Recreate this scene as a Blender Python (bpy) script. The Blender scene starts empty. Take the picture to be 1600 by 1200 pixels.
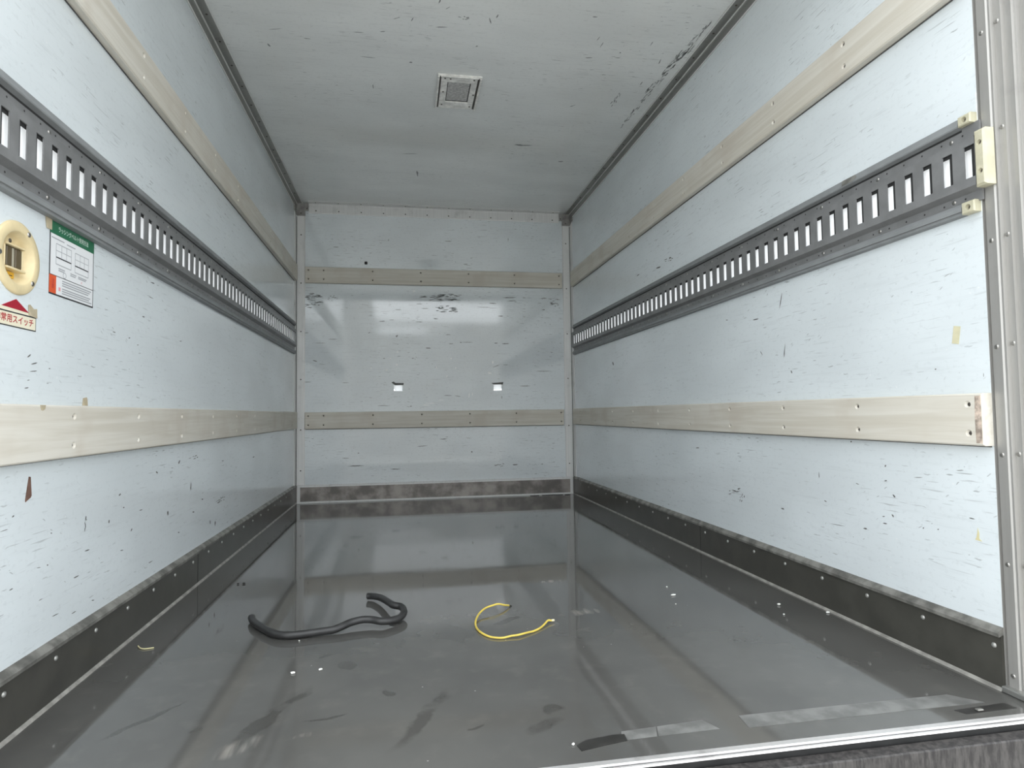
import bpy, bmesh, math, random
from mathutils import Vector, Matrix
from mathutils.geometry import tessellate_polygon

S = bpy.context.scene
COL = S.collection

# ------------------------------------------------------------------ camera
W, H, L = 1.78, 1.883, 3.029          # inside width, height, length of the cargo box (metres)
cam_d = bpy.data.cameras.new('camera')
cam = bpy.data.objects.new('camera', cam_d)
COL.objects.link(cam)
cam_d.sensor_width = 36.0
cam_d.lens = 976.885 * 36.0 / 1600.0
cam_d.clip_start = 0.02
YAW, PITCH, ROLL = 0.171721, 0.047471, -0.013570
_f = Vector((math.sin(YAW) * math.cos(PITCH), math.cos(YAW) * math.cos(PITCH), math.sin(PITCH)))
_r = Vector((math.cos(YAW), -math.sin(YAW), 0.0))
_u = _r.cross(_f)
_r2 = math.cos(ROLL) * _r + math.sin(ROLL) * _u
_u2 = -math.sin(ROLL) * _r + math.cos(ROLL) * _u
cam.matrix_world = Matrix(((_r2.x, _u2.x, -_f.x, 0.663412), (_r2.y, _u2.y, -_f.y, -1.029866),
                           (_r2.z, _u2.z, -_f.z, 0.535447), (0, 0, 0, 1)))
S.camera = cam

# ------------------------------------------------------------------ overcast daylight
wd = bpy.data.worlds.new('overcast_sky')
S.world = wd
wd.use_nodes = True
bg = wd.node_tree.nodes['Background']
bg.inputs['Color'].default_value = (0.93, 0.97, 1.0, 1)
bg.inputs['Strength'].default_value = 1.0
S.view_settings.view_transform = 'Standard'
S.view_settings.look = 'None'
S.view_settings.gamma = 1.0
S.view_settings.use_curve_mapping = False
S.view_settings.exposure = 1.78
S.cycles.max_bounces = 9
S.cycles.diffuse_bounces = 6
S.cycles.glossy_bounces = 4

# ------------------------------------------------------------------ materials
def new_mat(name):
    m = bpy.data.materials.new(name)
    m.use_nodes = True
    nt = m.node_tree
    return m, nt, nt.nodes['Principled BSDF']

class G:
    """small helper around a node tree"""
    def __init__(s, nt):
        s.nt = nt
    def n(s, t, **kw):
        o = s.nt.nodes.new(t)
        for k, v in kw.items():
            setattr(o, k, v)
        return o
    def l(s, a, b):
        s.nt.links.new(a, b)
    def put(s, sock, v):
        if hasattr(v, 'is_linked') or hasattr(v, 'links'):
            s.l(v, sock)
        else:
            sock.default_value = v
    def math(s, op, a, b=0.0, clamp=False):
        o = s.n('ShaderNodeMath', operation=op, use_clamp=clamp)
        s.put(o.inputs[0], a); s.put(o.inputs[1], b)
        return o.outputs[0]
    def mapping(s, vec, scale=(1, 1, 1), rot=(0, 0, 0), loc=(0, 0, 0)):
        o = s.n('ShaderNodeMapping')
        s.l(vec, o.inputs[0])
        o.inputs['Location'].default_value = loc
        o.inputs['Rotation'].default_value = rot
        o.inputs['Scale'].default_value = scale
        return o.outputs[0]
    def noise(s, vec, scale=5.0, detail=3.0, rough=0.55, dist=0.0):
        o = s.n('ShaderNodeTexNoise')
        s.l(vec, o.inputs['Vector'])
        o.inputs['Scale'].default_value = scale
        o.inputs['Detail'].default_value = detail
        o.inputs['Roughness'].default_value = rough
        o.inputs['Distortion'].default_value = dist
        return o.outputs['Fac']
    def step(s, v, a, b):
        o = s.n('ShaderNodeMapRange', interpolation_type='SMOOTHSTEP')
        s.l(v, o.inputs[0])
        o.inputs[1].default_value = a; o.inputs[2].default_value = b
        o.inputs[3].default_value = 0.0; o.inputs[4].default_value = 1.0
        return o.outputs[0]
    def mix(s, fac, a, b):
        o = s.n('ShaderNodeMix', data_type='RGBA')
        s.put(o.inputs[0], fac)
        s.put(o.inputs[6], a if not isinstance(a, tuple) else (*a, 1) if len(a) == 3 else a)
        s.put(o.inputs[7], b if not isinstance(b, tuple) else (*b, 1) if len(b) == 3 else b)
        return o.outputs[2]
    def dashes(s, vec, scale, size, keep, rnd=1.0):
        """scattered short marks: one per Voronoi cell, only a share of the cells"""
        o = s.n('ShaderNodeTexVoronoi', feature='F1')
        m = s.mapping(vec, scale)
        s.l(m, o.inputs['Vector'])
        o.inputs['Scale'].default_value = 1.0
        o.inputs['Randomness'].default_value = rnd
        near = s.math('SUBTRACT', 1.0, s.step(o.outputs['Distance'], size * 0.55, size))
        sep = s.n('ShaderNodeSeparateColor')
        s.l(o.outputs['Color'], sep.inputs[0])
        pick = s.math('GREATER_THAN', sep.outputs[0], 1.0 - keep)
        return s.math('MULTIPLY', near, pick)

def simple(name, col, rough=0.5, metal=0.0, spec=0.5, var=0.0, scale=30.0):
    m, nt, b = new_mat(name)
    g = G(nt)
    b.inputs['Base Color'].default_value = (*col, 1)
    b.inputs['Roughness'].default_value = rough
    b.inputs['Metallic'].default_value = metal
    b.inputs['Specular IOR Level'].default_value = spec
    if var:
        tc = g.n('ShaderNodeTexCoord')
        nz = g.noise(tc.outputs['Object'], scale, 4)
        f = g.step(nz, 0.35, 0.68)
        g.l(g.mix(f, tuple(c * (1 - var) for c in col), tuple(min(1, c * (1 + var * 0.6)) for c in col)), b.inputs['Base Color'])
    return m

def panel(name, col, u, v, rough=0.2, marks=1.0, coat=1.5):
    """painted plywood-faced panel: u runs along the surface, v across it (axis indices)"""
    m, nt, b = new_mat(name)
    g = G(nt)
    tc = g.n('ShaderNodeTexCoord')
    sp = g.n('ShaderNodeSeparateXYZ')
    g.l(tc.outputs['Object'], sp.inputs[0])
    cb = g.n('ShaderNodeCombineXYZ')
    g.l(sp.outputs[u], cb.inputs[0]); g.l(sp.outputs[v], cb.inputs[1])
    vec = cb.outputs[0]
    # soft blotches
    big = g.noise(g.mapping(vec, (1.2, 2.4, 1)), 1.6, 2)
    colr = g.mix(g.step(big, 0.3, 0.7), tuple(c * 0.94 for c in col), tuple(min(1, c * 1.04) for c in col))
    # rolled paint, faint horizontal grain
    gr = g.noise(g.mapping(vec, (5, 70, 1)), 1.0, 3, 0.65)
    colr = g.mix(g.math('MULTIPLY', g.step(gr, 0.52, 0.74), 0.22), colr, tuple(c * 0.72 for c in col))
    # fine mottling of the worn paint
    mt = g.noise(g.mapping(vec, (60, 85, 1)), 1.0, 2, 0.7)
    colr = g.mix(g.math('MULTIPLY', g.step(mt, 0.54, 0.72), 0.20 * marks), colr, tuple(c * 0.66 for c in col))
    # where the wear sits
    wear = g.step(g.noise(g.mapping(vec, (1.0, 1.6, 1)), 2.2, 3), 0.40, 0.64)
    # fine hairline scratches
    hl = g.noise(g.mapping(vec, (13, 210, 1), rot=(0, 0, 0.03)), 1.0, 1, 0.5, 0.3)
    hl = g.math('MULTIPLY', g.step(hl, 0.645, 0.74), wear)
    # knocks and dashes
    wv = g.n('ShaderNodeVectorMath', operation='ADD')
    ns = g.n('ShaderNodeTexNoise')
    g.l(vec, ns.inputs['Vector']); ns.inputs['Scale'].default_value = 55.0
    sc = g.n('ShaderNodeVectorMath', operation='SCALE')
    g.l(ns.outputs['Color'], sc.inputs[0]); sc.inputs['Scale'].default_value = 0.008
    g.l(vec, wv.inputs[0]); g.l(sc.outputs[0], wv.inputs[1])
    wvec = wv.outputs[0]
    d1 = g.dashes(wvec, (17, 110, 1), 0.20, 0.22)
    d2 = g.dashes(g.mapping(wvec, rot=(0, 0, 0.6)), (28, 120, 1), 0.18, 0.13)
    d3 = g.dashes(wvec, (70, 110, 1), 0.17, 0.08)
    dark = g.math('MAXIMUM', g.math('MAXIMUM', d1, d2), d3)
    dark = g.math('MULTIPLY', dark, g.math('ADD', 0.25, g.math('MULTIPLY', wear, 0.75)))
    hair = hl
    f = g.math('MULTIPLY', g.math('MAXIMUM', g.math('MULTIPLY', dark, 0.6), g.math('MULTIPLY', hair, 0.45)), marks, True)
    colr = g.mix(f, colr, (0.15, 0.16, 0.16))
    # pale rubbed spots
    pale = g.math('MULTIPLY', g.dashes(wvec, (50, 70, 1), 0.16, 0.10), 0.45 * marks)
    colr = g.mix(pale, colr, (0.86, 0.88, 0.88))
    g.l(colr, b.inputs['Base Color'])
    b.inputs['Roughness'].default_value = 0.45
    b.inputs['Coat Weight'].default_value = 1.0
    b.inputs['Coat IOR'].default_value = coat
    g.l(g.math('ADD', rough, g.math('MULTIPLY', g.step(big, 0.3, 0.75), 0.06)), b.inputs['Coat Roughness'])
    bmp = g.n('ShaderNodeBump')
    bmp.inputs['Strength'].default_value = 0.06
    bmp.inputs['Distance'].default_value = 0.002
    hgt = g.noise(g.mapping(vec, (14, 20, 1)), 1.0, 1)
    g.l(hgt, bmp.inputs['Height'])
    g.l(bmp.outputs[0], b.inputs['Normal'])
    return m

PAINT = (0.732, 0.784, 0.806)
M_wall_side = panel('pale_blue_panel_side', PAINT, 1, 2, 0.10)
M_wall_back = panel('pale_blue_panel_back', PAINT, 0, 2, 0.035, 1.3, 1.9)
M_ceiling = panel('pale_grey_panel_ceiling', (0.80, 0.815, 0.805), 0, 1, 0.08, 1.0)

def wood(name, axis, tint=(1, 1, 1)):
    m, nt, b = new_mat(name)
    g = G(nt)
    tc = g.n('ShaderNodeTexCoord')
    sc = [60, 60, 60]; sc[axis] = 2.2
    v = g.mapping(tc.outputs['Object'], tuple(sc))
    n1 = g.noise(v, 1.0, 3, 0.6, 0.6)
    n2 = g.noise(g.mapping(tc.outputs['Object'], (6, 6, 6)), 1.0, 3)
    c = g.mix(g.step(n1, 0.3, 0.7), tuple(a * t for a, t in zip((0.60, 0.56, 0.48), tint)), tuple(a * t for a, t in zip((0.70, 0.67, 0.60), tint)))
    c = g.mix(g.math('MULTIPLY', g.step(n2, 0.48, 0.72), 0.5), c, tuple(a * t for a, t in zip((0.56, 0.50, 0.42), tint)))
    g.l(c, b.inputs['Base Color'])
    b.inputs['Roughness'].default_value = 0.5
    bmp = g.n('ShaderNodeBump')
    bmp.inputs['Strength'].default_value = 0.15
    bmp.inputs['Distance'].default_value = 0.001
    g.l(n1, bmp.inputs['Height']); g.l(bmp.outputs[0], b.inputs['Normal'])
    return m
M_wood_side = wood('weathered_pale_wood_side', 1)
M_wood_back = wood('weathered_pale_wood_back', 0)

def alu(name, col=(0.62, 0.61, 0.59), rough=0.38, axis=2, metal=0.85, dirt=0.35):
    m, nt, b = new_mat(name)
    g = G(nt)
    tc = g.n('ShaderNodeTexCoord')
    sc = [90, 90, 90]; sc[axis] = 3
    n1 = g.noise(g.mapping(tc.outputs['Object'], tuple(sc)), 1.0, 4)
    n2 = g.noise(tc.outputs['Object'], 14, 4)
    c = g.mix(g.math('MULTIPLY', g.step(n1, 0.4, 0.7), 0.3), col, tuple(c * 0.75 for c in col))
    c = g.mix(g.math('MULTIPLY', g.step(n2, 0.55, 0.8), dirt), c, (0.16, 0.15, 0.14))
    g.l(c, b.inputs['Base Color'])
    b.inputs['Metallic'].default_value = metal
    g.l(g.math('ADD', rough, g.math('MULTIPLY', n2, 0.15)), b.inputs['Roughness'])
    return m
M_alu_v = alu('aluminium_upright', axis=2)
M_alu_x = alu('aluminium_across', axis=0)
M_alu_y = alu('aluminium_along', (0.42, 0.42, 0.40), 0.42, axis=1)
M_alu_sill = alu('aluminium_sill', (0.80, 0.78, 0.77), 0.30, axis=0, metal=0.7, dirt=0.5)
M_alu_post = alu('aluminium_corner_post', (0.80, 0.80, 0.79), 0.4, axis=2, metal=0.15, dirt=0.25)
M_frame = alu('aluminium_door_frame', (0.42, 0.41, 0.39), 0.42, axis=2, metal=0.55, dirt=0.2)
M_bracket = simple('grey_cast_bracket', (0.36, 0.35, 0.335), 0.5, 0.4, var=0.25)
M_rail = simple('grey_rail_paint', (0.185, 0.187, 0.188), 0.42, var=0.12, scale=18)
M_rail_lip = simple('grey_lip_plastic', (0.23, 0.24, 0.243), 0.5, var=0.1, scale=18)
def skin_mat():
    # thin white fibreglass: daylight from outside glows through it
    m, nt, b = new_mat('white_translucent_skin')
    g = G(nt)
    d = g.n('ShaderNodeBsdfDiffuse'); d.inputs['Color'].default_value = (0.9, 0.9, 0.9, 1)
    t = g.n('ShaderNodeBsdfTranslucent'); t.inputs['Color'].default_value = (0.97, 0.97, 0.97, 1)
    mx = g.n('ShaderNodeMixShader'); mx.inputs[0].default_value = 0.58
    g.l(d.outputs[0], mx.inputs[1]); g.l(t.outputs[0], mx.inputs[2])
    g.l(mx.outputs[0], nt.nodes['Material Output'].inputs['Surface'])
    nt.nodes.remove(b)
    return m
M_white = skin_mat()
M_dark = simple('dark_gap', (0.02, 0.02, 0.02), 0.8)
M_screw = simple('screw_steel', (0.38, 0.37, 0.35), 0.35, 0.9)
M_screw_dark = simple('old_screw', (0.10, 0.09, 0.08), 0.5, 0.5)
M_rivet = simple('pale_rivet', (0.38, 0.38, 0.36), 0.4, 0.5)
M_cream = simple('cream_plastic', (0.56, 0.53, 0.39), 0.45, var=0.12)
M_cream_y = simple('yellowed_plastic', (0.72, 0.60, 0.36), 0.40, var=0.08)
M_kick = simple('dark_kick_plate', (0.060, 0.058, 0.050), 0.28, 0.0, var=0.15, scale=12)
M_ledge = simple('grimy_ledge', (0.24, 0.235, 0.215), 0.5, 0.3, var=0.45, scale=22)
M_bead = simple('pale_sealant_bead', (0.30, 0.29, 0.265), 0.5, var=0.3)
M_backkick = simple('rusty_grey_plate', (0.30, 0.275, 0.255), 0.35, 0.25, var=0.45, scale=10)
M_rubber = simple('black_rubber', (0.028, 0.028, 0.028), 0.42, var=0.2)
M_yellow = simple('yellow_pvc', (0.72, 0.55, 0.10), 0.4, var=0.15)
M_copper = simple('cut_wire_end', (0.75, 0.68, 0.5), 0.4)
M_chip = simple('bare_scuff', (0.13, 0.13, 0.125), 0.7, var=0.3, scale=80)
M_chip_grey = simple('grey_scuff', (0.26, 0.27, 0.27), 0.6, var=0.35, scale=80)
M_chip_white = simple('white_scrape', (0.85, 0.86, 0.86), 0.5)
M_tape = simple('masking_tape', (0.50, 0.43, 0.30), 0.7, var=0.2)
M_tape_pale = simple('pale_tape', (0.68, 0.64, 0.44), 0.6, var=0.1)
M_brown = simple('brown_bare_wood', (0.18, 0.10, 0.075), 0.7, var=0.3)
M_paper = simple('white_sticker', (0.78, 0.79, 0.80), 0.35)
M_paper_cream = simple('cream_sticker', (0.80, 0.75, 0.58), 0.4)
M_green = simple('green_print', (0.018, 0.135, 0.065), 0.4)
M_orange = simple('orange_print', (0.68, 0.10, 0.03), 0.4)
M_red = simple('red_print', (0.36, 0.012, 0.03), 0.4)
M_redtext = simple('red_lettering', (0.42, 0.03, 0.04), 0.4)
M_ink = simple('black_print', (0.03, 0.03, 0.035), 0.4)
M_greyink = simple('grey_print', (0.36, 0.37, 0.39), 0.4)
M_whiteink = simple('white_print', (0.75, 0.85, 0.78), 0.4)
M_pinkink = simple('pink_print', (0.75, 0.35, 0.36), 0.4)
M_amber = simple('amber_label', (0.75, 0.42, 0.03), 0.4)
M_brownwin = simple('smoked_switch', (0.10, 0.075, 0.04), 0.25)
M_switchgrey = simple('switch_rocker', (0.36, 0.33, 0.25), 0.3)
M_vent = simple('dusty_filter', (0.50, 0.495, 0.485), 0.8, var=0.25, scale=90)
M_ventframe = simple('vent_frame_metal', (0.84, 0.83, 0.80), 0.4, 0.0, var=0.2)
M_crumb = simple('white_crumb', (0.85, 0.84, 0.80), 0.7)
M_straw = simple('dry_straw', (0.66, 0.60, 0.35), 0.7)
M_duct = simple('grey_floor_tape', (0.17, 0.17, 0.163), 0.32, var=0.3, scale=25)
M_ductdark = simple('black_tape_residue', (0.025, 0.024, 0.022), 0.5, var=0.3)
def streaky(name):
    m, nt, b = new_mat(name)
    g = G(nt)
    tc = g.n('ShaderNodeTexCoord')
    n1 = g.noise(g.mapping(tc.outputs['Object'], (120, 120, 26)), 1.0, 4, 0.65)
    n2 = g.noise(tc.outputs['Object'], 26, 3)
    c = g.mix(g.step(n1, 0.35, 0.68), (0.014, 0.012, 0.012), (0.062, 0.057, 0.054))
    c = g.mix(g.math('MULTIPLY', g.step(n2, 0.5, 0.75), 0.5), c, (0.020, 0.018, 0.018))
    g.l(c, b.inputs['Base Color'])
    b.inputs['Roughness'].default_value = 0.6
    return m
M_bumper = streaky('worn_bumper_plate')
M_body = simple('blue_grey_body_paint', (0.30, 0.32, 0.36), 0.4)

def yard_mat():
    m, nt, b = new_mat('yard_gravel')
    g = G(nt)
    tc = g.n('ShaderNodeTexCoord')
    n1 = g.noise(tc.outputs['Object'], 3.0, 6)
    g.l(g.mix(n1, (0.46, 0.45, 0.42), (0.60, 0.58, 0.55)), b.inputs['Base Color'])
    b.inputs['Roughness'].default_value = 0.9
    return m
M_yard = yard_mat()
M_yardwall = simple('weathered_yard_wall', (0.40, 0.39, 0.37), 0.9, var=0.3, scale=2)

def floor_mat():
    m, nt, b = new_mat('dark_grey_floor_sheet')
    g = G(nt)
    tc = g.n('ShaderNodeTexCoord')
    v = tc.outputs['Object']
    n1 = g.noise(v, 2.4, 4)
    n2 = g.noise(v, 16, 5)
    n3 = g.noise(g.mapping(v, (40, 6, 1), rot=(0, 0, 0.5)), 1.0, 3)
    c = g.mix(g.step(n1, 0.3, 0.72), (0.078, 0.077, 0.073), (0.108, 0.106, 0.099))
    c = g.mix(g.math('MULTIPLY', g.step(n2, 0.5, 0.8), 0.3), c, (0.15, 0.143, 0.13))
    # smeared dirt marks, each where it lies on the floor: (x, y, half length, half width, angle)
    ns = g.n('ShaderNodeTexNoise')
    g.l(v, ns.inputs['Vector']); ns.inputs['Scale'].default_value = 9.0; ns.inputs['Detail'].default_value = 4.0
    sub = g.n('ShaderNodeVectorMath', operation='SUBTRACT')
    g.l(ns.outputs['Color'], sub.inputs[0]); sub.inputs[1].default_value = (0.5, 0.5, 0.5)
    scl = g.n('ShaderNodeVectorMath', operation='SCALE')
    g.l(sub.outputs[0], scl.inputs[0]); scl.inputs['Scale'].default_value = 0.085
    add = g.n('ShaderNodeVectorMath', operation='ADD')
    g.l(v, add.inputs[0]); g.l(scl.outputs[0], add.inputs[1])
    warped = add.outputs[0]
    def smear(x, y, a, w, ang, soft=0.55):
        mp = g.n('ShaderNodeMapping', vector_type='TEXTURE')
        g.l(warped, mp.inputs[0])
        mp.inputs['Location'].default_value = (x, y, 0)
        mp.inputs['Rotation'].default_value = (0, 0, ang)
        mp.inputs['Scale'].default_value = (a, w, 1)
        ln = g.n('ShaderNodeVectorMath', operation='LENGTH')
        g.l(mp.outputs[0], ln.inputs[0])
        return g.math('SUBTRACT', 1.0, g.step(ln.outputs['Value'], soft, 1.0))
    darks = [(0.425, 0.170, 0.16, 0.016, 1.20), (0.695, 0.120, 0.13, 0.020, 1.15), (0.540, 0.375, 0.035, 0.014, 1.9),
             (0.495, 0.450, 0.03, 0.012, 0.6), (0.900, 0.045, 0.05, 0.020, 0.3), (0.93, 0.10, 0.028, 0.018, 1.0),
             (0.520, 0.150, 0.05, 0.007, 0.2), (0.640, 0.235, 0.012, 0.020, 0.4), (0.790, 0.060, 0.02, 0.007, 0.5),
             (0.20, 0.20, 0.09, 0.010, 0.95), (0.93, 0.60, 0.05, 0.012, 0.3), (0.30, 0.14, 0.010, 0.012, 0.0)]
    pales = [(0.40, 0.075, 0.045, 0.022, 0.7), (0.50, 0.085, 0.035, 0.010, 0.5), (1.13, 0.62, 0.07, 0.03, 0.2), (1.12, 0.95, 0.08, 0.02, 0.1)]
    df = None
    for d in darks:
        s_ = smear(*d)
        df = s_ if df is None else g.math('MAXIMUM', df, s_)
    c = g.mix(g.math('MULTIPLY', g.math('MULTIPLY', df, 0.6), g.step(n2, 0.25, 0.55)), c, (0.036, 0.034, 0.030))
    pf = None
    for d in pales:
        s_ = smear(*d, soft=0.2)
        pf = s_ if pf is None else g.math('MAXIMUM', pf, s_)
    c = g.mix(g.math('MULTIPLY', g.math('MULTIPLY', pf, g.step(n3, 0.4, 0.65)), 0.45), c, (0.40, 0.37, 0.33))
    # faint crumbs of dust
    sp = g.dashes(v, (30, 30, 1), 0.06, 0.12)
    c = g.mix(g.math('MULTIPLY', sp, 0.5), c, (0.5, 0.49, 0.46))
    g.l(c, b.inputs['Base Color'])
    r = g.math('ADD', 0.045, g.math('MULTIPLY', g.step(n1, 0.4, 0.75), 0.05))
    r = g.math('ADD', r, g.math('MULTIPLY', df, 0.10))
    g.l(r, b.inputs['Roughness'])
    b.inputs['Specular IOR Level'].default_value = 0.8
    bmp = g.n('ShaderNodeBump')
    bmp.inputs['Strength'].default_value = 0.04
    bmp.inputs['Distance'].default_value = 0.004
    g.l(g.noise(v, 5.0, 2), bmp.inputs['Height']); g.l(bmp.outputs[0], b.inputs['Normal'])
    return m
M_floor = floor_mat()

# ------------------------------------------------------------------ builders
WL = {}
def tag(o, label=None, cat=None, group=None, kind=None):
    if label: o['label'] = label
    if cat: o['category'] = cat
    if group: o['group'] = group
    if kind: o['kind'] = kind
    return o

def link(o, w, parent):
    COL.objects.link(o)
    w = Vector(w)
    WL[o.name] = w
    if parent is not None:
        o.parent = parent
        o.location = w - WL[parent.name]
    else:
        o.location = w
    return o

def obj(name, bm, mat, parent=None, origin=None, smooth=False):
    """one mesh object; the bmesh is in world coordinates, the origin goes to the base centre"""
    if origin is None:
        xs = [v.co.x for v in bm.verts]; ys = [v.co.y for v in bm.verts]; zs = [v.co.z for v in bm.verts]
        origin = ((min(xs) + max(xs)) / 2, (min(ys) + max(ys)) / 2, min(zs))
    origin = Vector(origin)
    for v in bm.verts:
        v.co -= origin
    bmesh.ops.recalc_face_normals(bm, faces=bm.faces[:])
    me = bpy.data.meshes.new(name)
    if smooth:
        for f in bm.faces: f.smooth = True
    bm.to_mesh(me); bm.free()
    me.materials.append(mat)
    return link(bpy.data.objects.new(name, me), origin, parent)

def empty(name, loc, parent=None):
    return link(bpy.data.objects.new(name, None), loc, parent)

def inst(name, me, loc, parent, rot=None):
    o = bpy.data.objects.new(name, me)
    if rot is not None: o.rotation_euler = rot
    return link(o, loc, parent)

def box(bm, x0, x1, y0, y1, z0, z1, bev=0.0):
    r = bmesh.ops.create_cube(bm, size=1.0)
    vs = r['verts']
    for v in vs:
        v.co = Vector(((x0 + x1) / 2 + v.co.x * (x1 - x0), (y0 + y1) / 2 + v.co.y * (y1 - y0), (z0 + z1) / 2 + v.co.z * (z1 - z0)))
    if bev:
        es = list({e for v in vs for e in v.link_edges})
        bmesh.ops.bevel(bm, geom=es, offset=bev, segments=1, affect='EDGES', profile=0.5)
    return bm

def bbox(name, mat, parent, x0, x1, y0, y1, z0, z1, bev=0.0, origin=None):
    return obj(name, box(bmesh.new(), x0, x1, y0, y1, z0, z1, bev), mat, parent, origin)

def extrude(bm, prof, fn, t0, t1, closed=True, caps=True):
    """sweep a 2-D profile (a,b) from t0 to t1; fn(a,b,t) -> xyz"""
    A = [bm.verts.new(fn(a, b, t0)) for a, b in prof]
    B = [bm.verts.new(fn(a, b, t1)) for a, b in prof]
    n = len(prof)
    for i in range(n if closed else n - 1):
        j = (i + 1) % n
        bm.faces.new((A[i], A[j], B[j], B[i]))
    if closed and caps:
        bm.faces.new(A[::-1]); bm.faces.new(B)

def holed_box(bm, u0, u1, v0, v1, th, holes, fn, bev=0.0, seg=10):
    """slab with countersunk round holes in its front; holes: (u, v, r_top, r_bottom, depth)"""
    b = bev
    outer = [(u0 + b, v0 + b), (u1 - b, v0 + b), (u1 - b, v1 - b), (u0 + b, v1 - b)]
    loops = [outer]
    for (hu, hv, rt, rb, dp) in holes:
        loops.append([(hu + rt * math.cos(2 * math.pi * k / seg), hv + rt * math.sin(2 * math.pi * k / seg)) for k in range(seg)])
    tris = tessellate_polygon([[Vector((a, c, 0)) for a, c in lp] for lp in loops])
    flat = [q for lp in loops for q in lp]
    vs = [bm.verts.new(fn(a, c, th)) for a, c in flat]
    for t in tris:
        try: bm.faces.new([vs[i] for i in t])
        except ValueError: pass
    mid = [bm.verts.new(fn(a, c, th - b)) for a, c in [(u0, v0), (u1, v0), (u1, v1), (u0, v1)]] if b else vs[:4]
    bk = [bm.verts.new(fn(a, c, 0)) for a, c in [(u0, v0), (u1, v0), (u1, v1), (u0, v1)]]
    for i in range(4):
        j = (i + 1) % 4
        if b: bm.faces.new((vs[i], vs[j], mid[j], mid[i]))
        bm.faces.new((mid[i], mid[j], bk[j], bk[i]))
    bm.faces.new(bk)
    k0 = 4
    for (hu, hv, rt, rb, dp) in holes:
        top = vs[k0:k0 + seg]; k0 += seg
        bot = [bm.verts.new(fn(hu + rb * math.cos(2 * math.pi * k / seg), hv + rb * math.sin(2 * math.pi * k / seg), th - dp)) for k in range(seg)]
        for k in range(seg):
            q = (k + 1) % seg
            bm.faces.new((top[k], top[q], bot[q], bot[k]))
        bm.faces.new(bot)
    return bm

def tube(bm, pts, r, seg=10, cap=True):
    P = [Vector(q) for q in pts]
    rings = []
    for i, q in enumerate(P):
        t = (P[min(i + 1, len(P) - 1)] - P[max(i - 1, 0)]).normalized()
        a = t.cross(Vector((0, 0, 1)))
        if a.length < 1e-4: a = t.cross(Vector((0, 1, 0)))
        a.normalize(); b = a.cross(t)
        rr = r[i] if isinstance(r, (list, tuple)) else r
        rings.append([bm.verts.new(q + rr * (math.cos(2 * math.pi * k / seg) * a + math.sin(2 * math.pi * k / seg) * b)) for k in range(seg)])
    for A, B in zip(rings, rings[1:]):
        for k in range(seg):
            j = (k + 1) % seg
            bm.faces.new((A[k], A[j], B[j], B[k]))
    if cap:
        bm.faces.new(rings[0][::-1]); bm.faces.new(rings[-1])
    return bm

def smooth_path(pts, n=6):
    P = [Vector(q) for q in pts]
    out = []
    for i in range(len(P) - 1):
        p0, p1, p2, p3 = P[max(i - 1, 0)], P[i], P[i + 1], P[min(i + 2, len(P) - 1)]
        for k in range(n):
            t = k / n
            out.append(0.5 * ((2 * p1) + (p2 - p0) * t + (2 * p0 - 5 * p1 + 4 * p2 - p3) * t * t + (3 * p1 - p0 - 3 * p2 + p3) * t ** 3))
    out.append(P[-1])
    return out

def dome_mesh(name, r, h, mat, slot=False):
    """small rivet or screw head, axis +Z, base at the origin"""
    bm = bmesh.new()
    rows = [(r, 0.0), (r * 0.86, h * 0.6), (r * 0.45, h)]
    rings = [[bm.verts.new((a * math.cos(2 * math.pi * k / 8), a * math.sin(2 * math.pi * k / 8), z)) for k in range(8)] for a, z in rows]
    for A, B in zip(rings, rings[1:]):
        for k in range(8):
            bm.faces.new((A[k], A[(k + 1) % 8], B[(k + 1) % 8], B[k]))
    if slot:
        c = bm.verts.new((0, 0, h * 0.25))
        for k in range(8): bm.faces.new((rings[-1][k], rings[-1][(k + 1) % 8], c))
    else:
        bm.faces.new(rings[-1])
    bmesh.ops.recalc_face_normals(bm, faces=bm.faces[:])
    me = bpy.data.meshes.new(name)
    bm.to_mesh(me); bm.free()
    for f in me.polygons: f.use_smooth = True
    me.materials.append(mat)
    return me

ME_RIVET = dome_mesh('rivet', 0.0052, 0.003, M_rivet)
ME_SCREW = dome_mesh('screw', 0.0048, 0.0022, M_screw, True)
ME_SCREW_D = dome_mesh('wood_screw', 0.0042, 0.0018, M_screw_dark, True)
ME_SCREW_S = dome_mesh('small_screw', 0.0042, 0.002, M_screw_dark)
RX = {'+x': (0, math.pi / 2, 0), '-x': (0, -math.pi / 2, 0), '-y': (math.pi / 2, 0, 0), '-z': (math.pi, 0, 0), '+z': (0, 0, 0)}

def xl(d):  # distance d off the left wall
    return d
def xr(d):
    return W - d
SIDES = (('left', xl, '+x'), ('right', xr, '-x'))

def poly_plate(bm, pts, fn, th):
    """thin plate with a polygon outline; fn(u,v,w)"""
    A = [bm.verts.new(fn(u, v, 0)) for u, v in pts]
    B = [bm.verts.new(fn(u, v, th)) for u, v in pts]
    n = len(pts)
    for i in range(n):
        j = (i + 1) % n
        bm.faces.new((A[i], A[j], B[j], B[i]))
    bm.faces.new(A); bm.faces.new(B[::-1])
    return bm

onL = lambda u, v, w: (w, u, v)
onR = lambda u, v, w: (W - w, u, v)
onB = lambda u, v, w: (u, L - w, v)
onC = lambda u, v, w: (u, v, H - w)
onF = lambda u, v, w: (u, v, w)

# ------------------------------------------------------------------ the setting
tag(bbox('ground', M_yard, None, -40, 40, -45, 45, -1.0, -0.92), kind='structure')

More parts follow.
